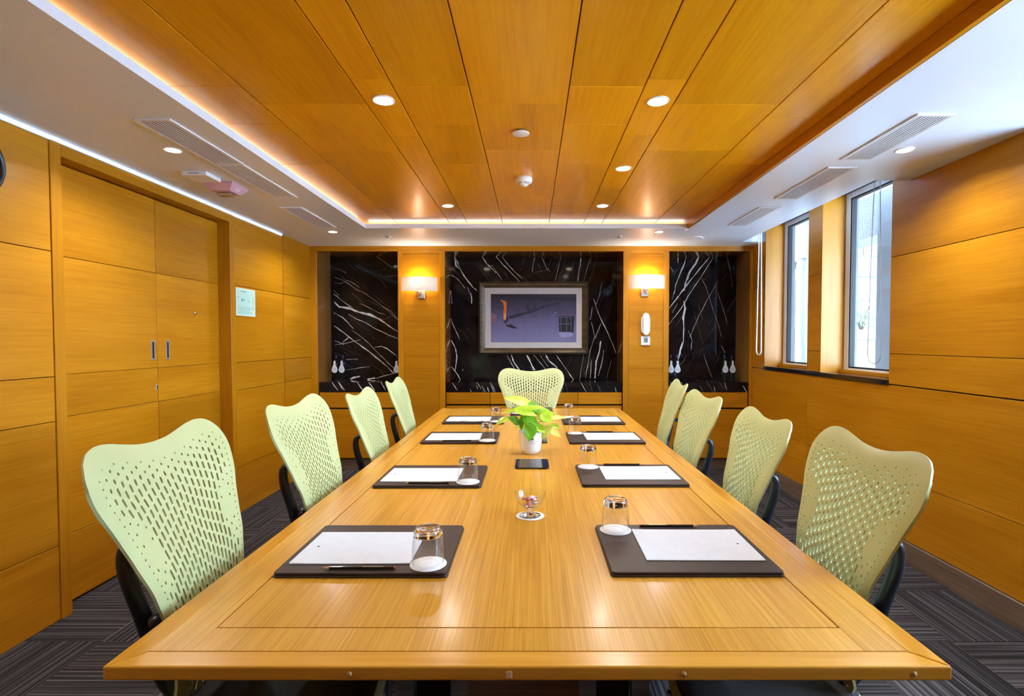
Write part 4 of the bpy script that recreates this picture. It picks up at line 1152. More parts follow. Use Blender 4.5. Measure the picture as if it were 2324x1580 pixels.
# ================================================================== BACK WALL THINGS
# ---- framed picture
def picture():
    YP = YN-0.035                         # front of the frame
    a = onY(1088, 641, YP); b = onY(1333, 802, YP)
    cx, cz = (a.x+b.x)/2, (a.z+b.z)/2; w_, h_ = b.x-a.x, a.z-b.z
    t = thing('framed_picture', 'framed blue toned photograph on the black marble wall', 'picture', (cx, YN-0.001, cz-h_/2))
    A5 = lambda x, y: onY(1080+x/8.777, 630+y/8.777, YP+0.012)
    def loc(x, y): p = A5(x, y); return (p.x-cx, p.z-(cz-h_/2))
    fw = 0.056
    fm = noisy('antique_bronze_wood', (0.055, 0.034, 0.018), (0.115, 0.078, 0.042), 0.3, (6, 6, 60), 4, 0.1, 0.3, metal=0.35)
    ob = pr('black_frame_edge', (0.008, 0.007, 0.006), 0.4)
    hw, H = w_/2, h_
    def bar(p0, p1, q1, q0):
        # outer low black edge rising to a bronze face sloping in
        prof = [(0.0, 0.0), (0.0, -0.030), (0.12, -0.036), (0.55, -0.030), (1.0, -0.018), (1.0, 0.0)]
        v = []; f = []
        for s in (0, 1):
            for k, d in prof:
                o_ = (p0, p1)[s]; i_ = (q0, q1)[s]
                v.append((o_[0]+(i_[0]-o_[0])*k, d, o_[1]+(i_[1]-o_[1])*k))
        n = len(prof)
        for k in range(n-1): f.append((k, k+1, n+k+1, n+k))
        me_o = raw('frame_bar', v, f, [fm, ob], t)
        me_o.data.polygons[0].material_index = 1
    O = [(-hw, 0), (hw, 0), (hw, H), (-hw, H)]; I = [(-hw+fw, fw), (hw-fw, fw), (hw-fw, H-fw), (-hw+fw, H-fw)]
    for k in range(4): bar(O[k], O[(k+1) % 4], I[(k+1) % 4], I[k])
    ou = 0.012
    for x0, x1, z0, z1 in ((-hw-ou, hw+ou, -ou, 0), (-hw-ou, hw+ou, H, H+ou), (-hw-ou, -hw, 0, H), (hw, hw+ou, 0, H)):
        MB().box(x0, x1, -0.022, 0, z0, z1).build('outer_edge', ob, t)
    MB().box(-hw+fw*0.9, hw-fw*0.9, -0.014, -0.004, fw*0.9, H-fw*0.9).build('mount', pr('off_white_mount', (0.62, 0.58, 0.58), 0.7), t)
    # print
    pm = bpy.data.materials.new('blue_photo_print'); pm.use_nodes = True
    N = pm.node_tree.nodes; L = pm.node_tree.links; bs = N['Principled BSDF']; bs.inputs['Roughness'].default_value = 0.5
    tc = N.new('ShaderNodeTexCoord'); sx = N.new('ShaderNodeSeparateXYZ'); L.new(tc.outputs['Object'], sx.inputs[0])
    nz = N.new('ShaderNodeTexNoise'); nz.inputs['Scale'].default_value = 9; nz.inputs['Detail'].default_value = 6; L.new(tc.outputs['Object'], nz.inputs['Vector'])
    ma = N.new('ShaderNodeMath'); ma.operation = 'MULTIPLY_ADD'; ma.inputs[1].default_value = 0.16; L.new(nz.outputs['Fac'], ma.inputs[0]); L.new(sx.outputs['Z'], ma.inputs[2])
    mr = N.new('ShaderNodeMapRange'); mr.inputs['From Min'].default_value = 0.18; mr.inputs['From Max'].default_value = 0.66
    L.new(ma.outputs[0], mr.inputs['Value'])
    cr = N.new('ShaderNodeValToRGB'); e = cr.color_ramp.elements
    e[0].position = 0; e[0].color = srgb(126, 128, 172); e[1].position = 1; e[1].color = srgb(30, 30, 52)
    k = e.new(0.45); k.color = srgb(104, 100, 145); k = e.new(0.75); k.color = srgb(66, 64, 100)
    L.new(mr.outputs[0], cr.inputs['Fac']); L.new(cr.outputs['Color'], bs.inputs['Base Color'])
    flat = lambda n, r, g, b: pr(n, srgb(r, g, b), 0.5)
    mats = [pm, flat('print_shadow_blue', 40, 42, 72), flat('print_dark', 20, 20, 36), flat('print_orange', 226, 120, 30), flat('print_tan', 226, 172, 96), flat('print_pane', 18, 26, 42), flat('print_bar', 92, 98, 136), flat('print_plaster', 150, 152, 196), flat('print_rose', 132, 96, 116)]
    P = lambda *pts: [loc(x, y) for x, y in pts]
    po = [(P((302, 700), (420, 730), (400, 880), (302, 900)), 8), (P((640, 770), (1080, 660), (1380, 545), (1680, 470), (1660, 530), (1350, 610), (1130, 690), (680, 830)), 1),
          (P((985, 580), (1040, 500), (1072, 500), (1050, 580), (1120, 655), (1090, 680), (1000, 640)), 1), (P((1150, 495), (1205, 520), (1185, 625), (1120, 670), (1135, 600)), 1),
          (P((585, 935), (720, 950), (835, 1010), (740, 1012), (620, 978)), 2), (P((535, 830), (580, 850), (640, 760), (655, 850), (610, 900), (585, 935)), 1), (P((640, 890), (720, 945), (735, 930), (728, 960), (700, 955)), 2),
          (P((470, 440), (520, 450), (570, 462), (600, 480), (612, 520), (604, 720), (545, 720), (560, 600), (540, 500)), 3), (P((548, 714), (603, 714), (596, 835), (578, 856), (552, 818)), 4),
          (P((1640, 1090), (1960, 1100), (1900, 1180), (1700, 1200)), 7), (P((1650, 765), (1962, 770), (1945, 1105), (1885, 1085), (1660, 1080)), 5),
          (P((1690, 790), (1702, 790), (1702, 1078), (1690, 1078)), 6), (P((1800, 790), (1814, 790), (1814, 1078), (1800, 1078)), 6), (P((1893, 790), (1905, 790), (1905, 1080), (1893, 1080)), 6), (P((1655, 918), (1905, 914), (1905, 928), (1655, 932)), 6), (P((1655, 785), (1905, 785), (1905, 796), (1655, 796)), 6),
          (P((1570, 690), (1610, 688), (1605, 702), (1575, 702)), 7), (P((1535, 738), (1562, 738), (1560, 748), (1535, 748)), 7)]
    inlay_obj('photo_print', P((298, 1292), (2002, 1292), (2002, 328), (298, 328)), po, mats, lambda x, z: (x, -0.0146, z), t)
    raw('picture_glass', [(-hw+fw, -0.0165, fw), (hw-fw, -0.0165, fw), (hw-fw, -0.0165, H-fw), (-hw+fw, -0.0165, H-fw)], [(0, 1, 2, 3)], clear_glass('picture_glass', (1, 1, 1), 1.4), t)
picture()

# ---- wall sconces
shade_m = fabric_shade('cream_linen_shade', (0.86, 0.80, 0.70))
def sconce(px0, py0, px1, py1, bx, label, side):
    Yc = YB-0.055
    a = onY(px0, py0, Yc); b = onY(px1, py1, Yc)
    cx = (a.x+b.x)/2; R = (b.x-a.x)/2; H = a.z-b.z
    t = thing('wall_sconce', label, 'wall lamp', (cx, YB+0.004, b.z))
    v = []; f = []; n = 28
    for k in range(n+1):
        q = -1+2*k/n
        y = -0.012-0.085*max(0.0, 1-abs(q)**3.2)
        for z in (0.0, H): v.append((q*R, y, z))
    for k in range(n): f.append((2*k, 2*k+2, 2*k+3, 2*k+1))
    o = raw('shade', v, f, shade_m, t, True)
    m = MB()
    ring = [Vector((-R+2*R*k/n, -0.012-0.085*max(0.0, 1-abs(-1+2*k/n)**3.2), 0)) for k in range(n+1)]
    for z in (0.0, H): m.tube([p+Vector((0, 0, z)) for p in ring], 0.0016, 5)
    m.build('shade_trim', pr('cream_trim', (0.85, 0.80, 0.72), 0.6), o)
    dx = bx
    MB().box(dx-0.036, dx+0.036, -0.018, 0.0, -0.073, 0.01).build('wall_plate', chrome, t, 0.002)
    MB().box(dx-0.034-0.02*side, dx+0.004-0.02*side, -0.060, -0.012, -0.014, 0.004).build('bracket', chrome, t, 0.002)
    MB().tube([(dx-0.02*side, -0.018, -0.045), (dx, -0.034, -0.032), (dx+0.02*side, -0.05, -0.006), (dx, -0.05, 0.02)], 0.006, 8).build('bracket_arm', chrome, t)
    MB().lathe([(0.012, 0.01), (0.012, 0.05), (0.0, 0.05)], 12, (0, -0.05, 0)).build('lamp_holder', white_pl, t)
    MB().lathe([(0.0, 0.048), (0.010, 0.052), (0.016, 0.070), (0.014, 0.085), (0.0, 0.095)], 14, (0, -0.05, 0)).build('bulb', emis('sconce_bulb', (1.0, 0.84, 0.60), 4.0), t)
    lamp('lamp', 'POINT', t, (0, -0.05, 0.10), P_SCONCE, (1.0, 0.88, 0.72), 0.03)
sconce(908, 629, 990, 660, 0.018, 'cream half-round wall sconce on the pillar nearer the door', 1)
sconce(1429, 624, 1511, 655, -0.02, 'cream half-round wall sconce above the white wall phone', -1)

# ---- phone and thermostat on the right pillar
a = onY(1464.5, 736.5, YB)
t = thing('wall_phone', 'slim white wall telephone above the thermostat', 'telephone', (a.x, YB+0.003, a.z-0.11))
cap = lambda w_, h_: [(w_/2*math.cos(q*PI/12), h_/2-w_/2+w_/2*math.sin(q*PI/12)) for q in range(13)]+[(-w_/2*math.cos(q*PI/12), -h_/2+w_/2-w_/2*math.sin(q*PI/12)) for q in range(13)]
def slab_y(pts, y0, y1, z_off): 
    m = prism(pts, y0, y1); m.v = [(x, -z, y+z_off) for x, y, z in m.v]; m.f = [tuple(reversed(q)) for q in m.f]; return m
slab_y(cap(0.090, 0.195), 0.0, 0.022, 0.106).build('cradle', white_pl, t, 0.006, 3)
slab_y(cap(0.062, 0.222), 0.0215, 0.052, 0.111).build('handset', pr('glossy_white_plastic', (0.86, 0.86, 0.87), 0.22), t, 0.012, 4)
slab_y([(0.004, 0.002), (-0.004, 0.002), (-0.004, -0.002), (0.004, -0.002)], 0.0, 0.026, 0.04).build('hook_switch', black_pl, t)
a = onY(1464.5, 773.5, YB)
t = thing('thermostat', 'square white thermostat with grey display below the phone', 'thermostat', (a.x, YB+0.003, a.z-0.044))
slab_y([(x, y) for x, y in rrect(0.090, 0.088, 0.004)], 0, 0.016, 0.044).build('cover', white_pl, t, 0.003, 2)
slab_y([(x+0.002, y) for x, y in rrect(0.040, 0.044, 0.002)], 0.0155, 0.0172, 0.048).build('display', pr('grey_lcd', (0.20, 0.26, 0.27), 0.2), t)
m = MB()
for q in (-1, 1): m.box(q*0.008-0.004, q*0.008+0.004, -0.0182, -0.0172, 0.042, 0.054)
m.build('display_digits', pr('lcd_digits', (0.10, 0.13, 0.14), 0.3), t)

# ---- water bottles with neck tags
g_bot = clear_glass('bottle_glass', (0.90, 0.96, 0.98), 1.5)
def make_bottle():
    b = thing('glass_bottle', 'x', 'bottle')
    MB().lathe([(0.0, 0.003), (0.031, 0.003), (0.0345, 0.006), (0.0345, 0.178), (0.033, 0.190), (0.026, 0.198), (0.014, 0.204), (0.0115, 0.212), (0.0112, 0.235), (0.0125, 0.238)], 24, cap=False).build('body', g_bot, b)
    MB().lathe([(0.0, 0.0), (0.033, 0.0), (0.0335, 0.004), (0.030, 0.010), (0.0, 0.006)], 24, cap=False).build('thick_base', g_thick, b)
    MB().lathe([(0.0, 0.006), (0.0325, 0.010), (0.0325, 0.165), (0.0, 0.165)], 24, cap=False).build('water', clear_glass('water', (0.96, 0.99, 1.0), 1.33, 0, 0.5), b)
    MB().lathe([(0.0128, 0.226), (0.0135, 0.228), (0.0135, 0.262), (0.011, 0.268), (0.0, 0.268)], 16).build('cap', pr('dark_blue_cap', (0.010, 0.014, 0.05), 0.25), b)
    # pin-shaped paper tag hanging in front
    pts = []
    for k in range(13):
        a = PI*1.28*(k/12)-PI*0.14-PI; pts.append((0.0300*math.cos(-a) if False else 0.030*math.cos(PI*1.0+PI*1.28*k/12-PI*0.14), 0.030*math.sin(PI*1.0+PI*1.28*k/12-PI*0.14)))
    pts = [(0.030*math.cos(a), 0.030*math.sin(a)*1.05) for a in [math.radians(q) for q in range(150, 391, 20)]]
    pts += [(0.019, 0.034), (0.011, 0.052), (0.0095, 0.085), (0.0085, 0.093), (-0.0085, 0.093), (-0.0095, 0.085), (-0.011, 0.052), (-0.019, 0.034)]
    m = prism(pts, 0, 0.0012); m.v = [(x, -0.0362-z, y+0.115) for x, y, z in m.v]; m.f = [tuple(reversed(q)) for q in m.f]
    tg = m.build('paper_tag', paper_m, b)
    l = MB()
    for z, w_ in ((0.131, 0.020), (0.124, 0.030), (0.117, 0.034), (0.111, 0.026), (0.098, 0.006)): l.box(-w_/2, w_/2, -0.0382, -0.0374, z, z+0.0022)
    l.build('tag_print', pr('tag_print_grey', (0.22, 0.24, 0.30), 0.6), tg)
    s = MB().tube([(-0.0105, -0.012, 0.205), (-0.006, -0.030, 0.208), (0, -0.0368, 0.205), (0.006, -0.030, 0.208), (0.0105, -0.012, 0.205)], 0.0006, 4).build('tag_string', paper_m, tg)
    return b
b0 = make_bottle()
BT = [(762.5, 'pair beside the door wall, the outer one'), (778, 'pair beside the door wall, the inner one'), (902, 'lone one beside the pillar of the door side sconce'),
      (1521, 'pair beside the phone pillar, the outer one'), (1535.5, 'pair beside the phone pillar, the inner one'), (1643.5, 'pair near the windows, the inner one'), (1660, 'pair near the windows, the outer one')]
for i, (px, lb) in enumerate(BT):
    b = b0 if i == 0 else copy_tree(b0)
    p = onY(px, 850, YB+0.22 if i != 2 else YB+0.20)
    b.location = (p.x, p.y, 0.8845); b.rotation_euler = (0, 0, rs.uniform(-.06, .06))
    tag(b, 'clear bottle with white neck tag: '+lb, 'bottle', 'bottles on the marble shelves')

# ================================================================== LEFT WALL THINGS
# ---- evacuation notice
pa = onX(534.5, 652, XL+0.002); pb = onX(579, 720, XL+0.002)
nz0, nz1 = onX(535.5, 716, XL).z, onX(534.5, 652, XL).z
ny0, ny1 = pa.y, pb.y
t = thing('evacuation_notice', 'pale green printed evacuation plan notice beside the door', 'notice', (XL+0.0005, (ny0+ny1)/2, nz0))
W_, H_ = ny1-ny0, nz1-nz0
def on_w(u, v, d): return (d, -W_/2+u*W_, v*H_)     # u along the wall (camera to niches), v up
def flat(name, rects, d, mat, par):
    m = MB()
    for u0, u1, v0, v1 in rects: m.add([on_w(u0, v0, d), on_w(u1, v0, d), on_w(u1, v1, d), on_w(u0, v1, d)], [(0, 1, 2, 3)])
    return m.build(name, mat, par)
MB().box(0, 0.004, -W_/2, W_/2, 0, H_).build('board', pr('notice_edge', (0.80, 0.80, 0.62), 0.4), t)
flat('sheet', [(0.03, 0.97, 0.03, 0.97)], 0.0043, pr('notice_green', (0.50, 0.72, 0.62), 0.4), t)
ink = pr('notice_ink', (0.10, 0.24, 0.20), 0.6); ink2 = pr('notice_line', (0.30, 0.50, 0.44), 0.6)
R_ = [(0.22, 0.52, 0.875, 0.90)]
R_ += [(0.07, 0.50, 0.315-k*0.047, 0.325-k*0.047) for k in range(6)]+[(0.52, 0.52+q, 0.315-k*0.045, 0.326-k*0.045) for k, q in enumerate((.26, .30, .2, .16, .3, .28))]
R_ += [(0.84, 0.93, 0.70-k*0.055, 0.712-k*0.055) for k in range(9)]
flat('printed_text', R_, 0.0046, ink, t)
G = [(0.06, 0.66, q, q+0.008) for q in (0.37, 0.50, 0.64, 0.82)]+[(q, q+0.006, 0.37, 0.50) for q in (.06, .16, .27, .37, .47, .57, .655)]+[(q, q+0.006, 0.64, 0.82) for q in (.06, .22, .30, .38, .46, .54, .655)]+[(.06, .066, .5, .64), (.655, .661, .5, .64)]
flat('plan_lines', G, 0.0046, ink2, t)
flat('plan_symbols', [(.09, .125, .645, .69), (.62, .66, .53, .575), (.26, .31, .53, .62), (.33, .36, .53, .62), (.40, .43, .54, .62)], 0.0048, ink, t)

# ---- wall clock at the edge of the view
p = onX(11, 385, XL+0.03)
t = thing('wall_clock', 'round black rimmed wall clock on the panelling at the picture edge', 'clock', (XL, p.y-0.135, p.z))
rot = (0, PI/2, 0)
o = MB().lathe([(0.135, 0.0), (0.137, 0.01), (0.137, 0.032), (0.130, 0.040), (0.118, 0.036), (0.114, 0.022)], 48, cap=False).build('rim', black_pl, t); o.rotation_euler = rot
o = MB().lathe([(0.116, 0.004), (0.116, 0.018), (0.0, 0.018)], 48).build('dial', white_pl, t); o.rotation_euler = rot
MB().box(0.019, 0.021, -0.004, 0.004, -0.015, 0.070).build('hour_hand', black_pl, t)
MB().box(0.021, 0.023, -0.003, 0.095, -0.003, 0.003).build('minute_hand', black_pl, t)

# ================================================================== CEILING THINGS
def make_down(name, r, trim_m, glow, energy, col, z):
    d = thing(name, 'x', 'downlight', (0, 0, z))
    MB().lathe([(r*0.80, 0.0005), (r*0.82, -0.0035), (r*0.95, -0.0045), (r, -0.003), (r, 0.001)], 36, cap=False).build('trim_ring', trim_m, d)
    MB().lathe([(0.0, -0.0015), (r*0.80, -0.0015), (r*0.81, 0.0005)], 30, cap=False).build('lens', glow, d)
    lamp('lamp', 'AREA', d, (0, 0, -0.012), energy, col, r*1.5, 2.6)
    return d
tw = pr('downlight_trim_cream', (0.80, 0.76, 0.68), 0.4)
w0_ = make_down('ceiling_downlight', 0.046, tw, lamp_warm, P_WOOD, COL_WARM, ZW-0.0005)
DW = [(onZ(870, 227, ZW), 'round downlight in the wood tray nearest the camera on the door side'), (onZ(1493, 229, ZW), 'round downlight in the wood tray nearest the camera on the window side'),
      (onZ(1414, 382, ZW), 'round downlight midway along the window side of the wood tray'), (onZ(1016, 467, ZW), 'round downlight at the niche end of the wood tray, door side'),
      (onZ(1367, 467, ZW), 'round downlight at the niche end of the wood tray, window side')]
for i, (p, lb) in enumerate(DW):
    d = w0_ if i == 0 else copy_tree(w0_)
    d.location = (p.x, p.y, ZW-0.0005); tag(d, lb, 'downlight', 'downlights in the wood ceiling')
s0_ = make_down('soffit_downlight', 0.042, white_pl, lamp_white, P_SOFFIT, COL_WHITE, ZS-0.0005)
DS = [(onZ(392, 340, ZS), 'bright round downlight in the white soffit above the door'), (onZ(2053, 340, ZS), 'bright round downlight in the white soffit near the windows'),
      (onZ(755, 526, ZS), 'small round downlight in the soffit corner by the door side niche'), (onZ(1495, 526, ZS), 'small round downlight in the soffit before the phone pillar'),
      (Vector((-1.75, 0.5, 0)), 'round soffit downlight added out of view on the clock side'), (Vector((1.82, 0.5, 0)), 'round soffit downlight added out of view above the windows nearest the camera')]  # last two are added out of view as fill for the near end
for i, (p, lb) in enumerate(DS):
    d = s0_ if i == 0 else copy_tree(s0_)
    d.location = (p.x, p.y, ZS-0.0005); tag(d, lb, 'downlight', 'downlights in the white soffit')

# ---- air vents
vent_m = pr('vent_white', (0.80, 0.80, 0.81), 0.4); vent_d = pr('vent_shadow', (0.14, 0.14, 0.15), 0.8)
def vent(x0, x1, y0, y1, lb, dull=False):
    t = thing('air_vent', lb, 'vent', ((x0+x1)/2, (y0+y1)/2, ZS-0.0003))
    w_, l_ = (x1-x0)/2, (y1-y0)/2; e = 0.014
    m = MB(); m.box(-w_, -w_+e, -l_, l_, -0.007, 0); m.box(w_-e, w_, -l_, l_, -0.007, 0); m.box(-w_+e, w_-e, -l_, -l_+e, -0.007, 0); m.box(-w_+e, w_-e, l_-e, l_, -0.007, 0)
    m.build('frame', vent_m, t, 0.001)
    MB().box(-w_+e, w_-e, -l_+e, l_-e, -0.0042, -0.0001).build('backing', vent_d, t)
    n = 9
    m = MB()
    for k in range(n):
        x = -w_+e+(k+0.5)*(2*w_-2*e)/n; m.box(x-0.0040, x+0.0040, -l_+e, l_-e, -0.0068, -0.0054)
    tag(m.build('slats', vent_m, t), kind='stuff')
vent(-1.675, -1.515, 2.245, 2.812, 'long white air vent in the soffit beside the bright downlight over the door')
vent(-1.675, -1.520, 2.818, 3.466, 'long white air vent in the soffit beside the red fire alarm')
vent(-1.762, -1.605, 3.72, 4.376, 'white air vent in the soffit nearest the door side niche')
vent(1.585, 1.745, 2.198, 2.749, 'white air vent in the soffit beside the bright downlight near the windows')
vent(1.592, 1.750, 2.865, 3.50, 'white air vent in the soffit before the nearer window')
vent(1.590, 1.742, 3.72, 4.31, 'flat white air vent in the soffit before the farther window')

# ---- ceiling devices
p = onZ(457, 397, ZS)
t = thing('ceiling_sensor', 'flat square white sensor box on the soffit beside the vents', 'sensor', (p.x, p.y, ZS-0.0003))
MB().box(-0.07, 0.07, -0.07, 0.07, -0.022, 0).build('housing', white_pl, t, 0.004, 2)
MB().box(-0.03, 0.03, -0.0705, -0.069, -0.014, -0.010).build('slot', vent_d, t)
p = onZ(512, 421, ZS)
t = thing('fire_alarm', 'pink red fire alarm strobe with clear lens on the soffit', 'alarm', (p.x, p.y, ZS-0.0003))
red = noisy('alarm_red', (0.62, 0.33, 0.40), (0.68, 0.38, 0.44), 0.4, (6, 6, 6), 2)
a_, b_ = 0.088, 0.056
v = [(-a_, -a_, 0), (a_, -a_, 0), (a_, a_, 0), (-a_, a_, 0), (-a_, -a_, -0.010), (a_, -a_, -0.010), (a_, a_, -0.010), (-a_, a_, -0.010), (-b_, -b_, -0.045), (b_, -b_, -0.045), (b_, b_, -0.045), (-b_, b_, -0.045)]
f = [(0, 1, 2, 3), (8, 11, 10, 9)]
for k in range(4):
    n = (k+1) % 4; f += [(k, k+4, n+4, n), (k+4, k+8, n+8, n+4)]
raw('housing', v, f, red, t)
MB().box(-0.042, 0.042, -0.026, 0.026, -0.066, -0.045).build('strobe_lens', clear_glass('clear_lens', (0.95, 0.95, 0.97), 1.5, 0.05, 2.0), t, 0.005, 2)
MB().box(-0.034, 0.034, -0.016, 0.016, -0.056, -0.0455).build('reflector', chrome, t, 0.003)
tv, tf = text2d('FIRE', 0.026)
q0, q1 = Vector((b_+0.0012, 0, -0.045-0.001)), Vector((a_+0.0006, 0, -0.010-0.001))
raw('lettering', [(q0.lerp(q1, 0.5+pt[1]/0.045).x, pt[0]*1.0, q0.lerp(q1, 0.5+pt[1]/0.045).z) for pt in tv], [tuple(x) for x in tf], pr('alarm_white', (0.85, 0.82, 0.82), 0.5), t)
p = onZ(1182, 298, ZW)
t = thing('ceiling_cover_disc', 'plain round white cover disc on the wood ceiling', 'cover', (p.x, p.y, ZW-0.0003))
MB().lathe([(0.0, -0.014), (0.036, -0.014), (0.040, -0.0125), (0.041, -0.010), (0.0385, -0.009)], 36, cap=False).build('disc', white_pl, t)
MB().lathe([(0.026, -0.0095), (0.026, 0.0)], 20).build('stem', vent_d, t)
p = onZ(1189, 403, ZW)
t = thing('smoke_detector', 'white dome smoke detector on the wood ceiling', 'smoke detector', (p.x, p.y, ZW-0.0003))
MB().lathe([(0.050, 0.0), (0.051, -0.014), (0.051, -0.020), (0.049, -0.028), (0.024, -0.044), (0.021, -0.046)], 36).build('housing', white_pl, t)
MB().lathe([(0.0, -0.052), (0.019, -0.052), (0.021, -0.050), (0.021, -0.044)], 24, cap=False).build('nose', white_pl, t)
m = MB()
for z in (-0.0345, -0.039):
    r = 0.049-(0.025)*((-z-0.028)/0.016)+0.0006
    for k in range(24):
        if k % 6 == 5: continue
        a = 2*PI*k/24; b = 2*PI*(k+1)/24
        m.add([(r*math.cos(a), r*math.sin(a), z), (r*math.cos(b), r*math.sin(b), z), ((r-.0022)*math.cos(b), (r-.0022)*math.sin(b), z-.0016), ((r-.0022)*math.cos(a), (r-.0022)*math.sin(a), z-.0016)], [(0, 1, 2, 3)])
m.build('vent_slots', black_pl, t)
p = onZ(1575, 540, ZS)
t = thing('ceiling_speaker', 'round flat white speaker grille on the soffit near the windows', 'speaker', (p.x, p.y, ZS-0.0003))
MB().lathe([(0.078, 0.0), (0.080, -0.004), (0.072, -0.006)], 40, cap=False).build('ring', white_pl, t)
MB().lathe([(0.072, -0.0055), (0.0, -0.0065)], 40, cap=False).build('grille', vent_m, t)
for px, lb in ((880, 'small recessed sprinkler in the soffit before the door side niche'), (1405, 'small recessed sprinkler in the soffit before the picture niche')):
    p = onZ(px, 536, ZS)
    t = thing('sprinkler', lb, 'sprinkler', (p.x, p.y, ZS-0.0003), 0, 'soffit sprinklers')
    MB().lathe([(0.030, 0.0), (0.031, -0.002), (0.012, -0.004)], 24, cap=False).build('escutcheon', white_pl, t)
    MB().lathe([(0.008, -0.003), (0.007, -0.016), (0.013, -0.018), (0.0, -0.019)], 14).build('head', chrome, t)

# ================================================================== BLINDS IN THE POCKET
def blind(ya, yb, yc, zb, half, rad, mat, lb, xk, seg=0.0):
    t = thing('roller_blind', lb, 'blind', (2.13, (ya+yb)/2, ZS+0.12))
    hy = (yb-ya)/2
    MB().tube([(0, -hy, 0), (0, hy, 0)], 0.032, 16).build('roller', pr('blind_cloth', (0.78, 0.78, 0.80), 0.7), t)
    z1 = -0.0
    x = xk-2.13; y = yc-(ya+yb)/2; zbot = zb-(ZS+0.12)
    pts = [Vector((x, y-half*0.35, z1))]
    for k in range(1, 9): pts.append(Vector((x, y-half*(0.35+0.65*(k/8)**0.8), z1+(zbot+half-z1)*k/8)))
    for k in range(1, 12):
        a = PI+PI*k/12; pts.append(Vector((x, y+half*math.cos(a), zbot+half+half*math.sin(a))))
    for k in range(8, -1, -1): pts.append(Vector((x, y+half*(0.35+0.65*(k/8)**0.8), z1+(zbot+half-z1)*k/8)))
    MB().tube(pts, rad, 8).build('pull_cord', mat, t)
    for s in (-1, 1): MB().box(-0.03, 0.03, s*hy-0.004, s*hy+0.004, -0.03, 0.095).build('bracket', white_pl, t)
blind(4.22, 5.00, 4.93, onY(1722, 806, 4.93).z, 0.052, 0.0065, pr('white_cord', (0.86, 0.84, 0.84), 0.5), 'roller blind with a thick white cord loop, nearer the niches', 2.12)
blind(3.15, 4.05, 3.24, onY(1990, 826, 3.24).z, 0.062, 0.0022, pr('grey_bead_chain', (0.42, 0.46, 0.52), 0.4), 'roller blind with a thin grey bead chain, nearer window', 2.10)

# ================================================================== OUTSIDE THE WINDOWS
gr = struct(box('ground', 2.6, 60, -20, 70, -0.15, -0.05, terrace_m), 'pale concrete terrace outside the windows', 'ground')
def ext(name, x0, x1, y0, y1, z0, z1, mat, lb, cat): return tag(box(name, x0, x1, y0, y1, z0, z1, mat, None, 0.01), lb, cat)
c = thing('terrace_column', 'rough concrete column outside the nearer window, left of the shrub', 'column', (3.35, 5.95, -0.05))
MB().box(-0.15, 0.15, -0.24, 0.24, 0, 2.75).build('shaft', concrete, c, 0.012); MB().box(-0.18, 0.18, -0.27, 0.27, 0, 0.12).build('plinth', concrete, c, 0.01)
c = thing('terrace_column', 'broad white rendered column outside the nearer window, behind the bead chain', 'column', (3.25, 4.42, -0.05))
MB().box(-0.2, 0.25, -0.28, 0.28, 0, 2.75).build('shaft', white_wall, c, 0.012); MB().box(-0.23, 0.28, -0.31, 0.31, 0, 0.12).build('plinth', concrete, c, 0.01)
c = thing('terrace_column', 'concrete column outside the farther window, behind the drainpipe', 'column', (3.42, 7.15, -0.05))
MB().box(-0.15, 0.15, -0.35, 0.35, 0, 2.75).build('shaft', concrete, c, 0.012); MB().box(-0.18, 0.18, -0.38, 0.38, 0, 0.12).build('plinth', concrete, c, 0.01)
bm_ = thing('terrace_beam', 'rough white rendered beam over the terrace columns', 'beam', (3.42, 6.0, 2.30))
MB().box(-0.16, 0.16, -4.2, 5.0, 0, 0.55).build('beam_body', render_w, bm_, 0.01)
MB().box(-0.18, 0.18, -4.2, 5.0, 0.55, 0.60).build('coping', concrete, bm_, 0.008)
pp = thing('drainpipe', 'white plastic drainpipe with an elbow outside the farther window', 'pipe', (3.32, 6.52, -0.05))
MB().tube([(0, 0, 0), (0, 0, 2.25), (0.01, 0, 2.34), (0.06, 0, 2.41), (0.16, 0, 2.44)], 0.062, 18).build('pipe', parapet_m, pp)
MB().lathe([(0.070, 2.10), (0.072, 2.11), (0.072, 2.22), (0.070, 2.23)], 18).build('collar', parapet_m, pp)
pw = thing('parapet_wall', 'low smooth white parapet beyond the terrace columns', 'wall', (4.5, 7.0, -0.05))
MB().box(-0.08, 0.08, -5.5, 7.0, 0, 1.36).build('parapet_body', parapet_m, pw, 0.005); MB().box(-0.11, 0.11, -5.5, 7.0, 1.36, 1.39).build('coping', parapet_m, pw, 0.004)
lf_a = leafmat('shrub_leaf_dark', (0.05, 0.16, 0.09), (0.16, 0.34, 0.20)); bark = pr('shrub_bark', (0.12, 0.09, 0.07), 0.9)
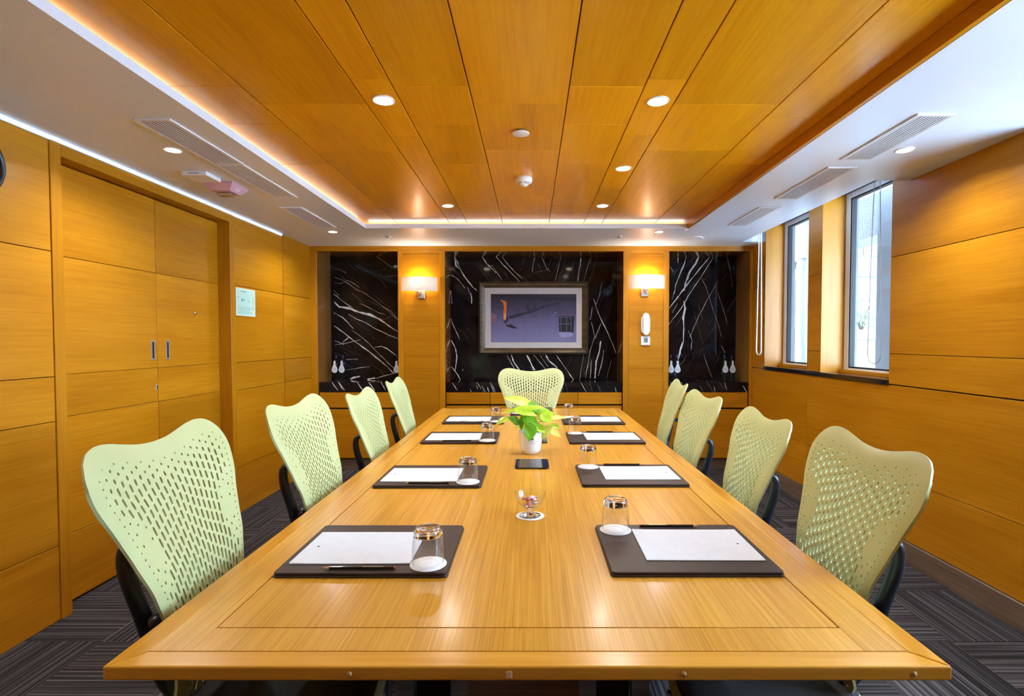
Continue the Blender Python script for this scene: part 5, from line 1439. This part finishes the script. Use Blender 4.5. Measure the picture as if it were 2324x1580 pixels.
def shrub(x, y, h, r, lb, seed, planter=True):
    rq = random.Random(seed)
    t = thing('potted_shrub', lb, 'shrub', (x, y, 1.0))
    MB().box(-0.22, 0.22, -0.4, 0.4, -1.05, 0.46).build('planter', pr('dark_planter', (0.10, 0.10, 0.11), 0.7), t, 0.01)
    m = MB(); bms = MB()
    for k in range(9):
        a = rq.uniform(0, 6.28); e = Vector((r*0.6*math.cos(a), r*0.9*math.sin(a), 0.46+h*rq.uniform(.5, .95)))
        bms.tube([(0, 0, 0.44), (e.x*.4, e.y*.4, 0.44+(e.z-.44)*.5), e], [.012, .008, .003], 5)
    bms.build('branches', bark, t)
    for k in range(900):
        a = rq.uniform(0, 6.28); ph = rq.uniform(-1, 1); rad = rq.random()**0.4
        c_ = Vector((r*rad*math.cos(a)*math.sqrt(1-ph*ph), 1.5*r*rad*math.sin(a)*math.sqrt(1-ph*ph), 0.46+h*0.5+h*0.5*rad*ph))
        d = Vector((rq.uniform(-1, 1), rq.uniform(-1, 1), rq.uniform(-.4, 1))).normalized()*rq.uniform(.035, .06); s_ = d.cross(Vector((rq.uniform(-1, 1), rq.uniform(-1, 1), rq.uniform(-1, 1)))).normalized()*0.013
        m.add([c_, c_+d*.5+s_, c_+d, c_+d*.5-s_], [(0, 1, 2, 3)])
    tag(m.build('foliage', lf_a, t), kind='stuff')
shrub(5.2, 8.35, 0.62, 0.30, 'green leafy shrub above the parapet outside the nearer window', 5)
shrub(5.2, 10.2, 0.60, 0.30, 'green leafy shrub beside the drainpipe outside the farther window', 6)
pr_ = thing('added_porch_roof', 'rough white rendered porch roof added over the terrace columns to shade them', 'roof', (3.15, 6.6, 2.88))  # slab added to keep sun and sky off the columns and parapet
MB().box(-0.62, 0.62, -4.1, 4.6, 0, 0.10).build('slab', render_w, pr_, 0.008)
MB().box(0.56, 0.62, -4.1, 4.6, -0.06, 0.0).build('drip_edge', concrete, pr_, 0.004)
# apartment block across the yard, with window bays
ab = thing('apartment_block', 'pale apartment block with window bays across the yard outside', 'building', (12.5, 21.0, -0.1))
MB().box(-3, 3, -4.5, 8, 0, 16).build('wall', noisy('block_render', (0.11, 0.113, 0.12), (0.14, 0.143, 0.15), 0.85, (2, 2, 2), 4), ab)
gl = pr('far_window_glass', (0.03, 0.035, 0.045), 0.1)
for fl_ in range(5):
    for k in range(4):
        wn = MB().box(-2.7+k*1.4, -1.7+k*1.4, -4.56, -4.48, 1.2+fl_*2.8, 2.7+fl_*2.8).build('window', gl, ab)
        MB().box(-2.22+k*1.4, -2.16+k*1.4, -4.60, -4.56, 1.2+fl_*2.8, 2.7+fl_*2.8).build('mullion', parapet_m, wn)
    MB().box(-3.05, 3.05, -4.8, -4.5, 0.55+fl_*2.8, 0.8+fl_*2.8).build('balcony_slab', concrete, ab)
    for k in range(8): MB().box(-3.06, -2.98, -4.2+k*1.5, -3.2+k*1.5, 1.2+fl_*2.8, 2.7+fl_*2.8).build('window', gl, ab)
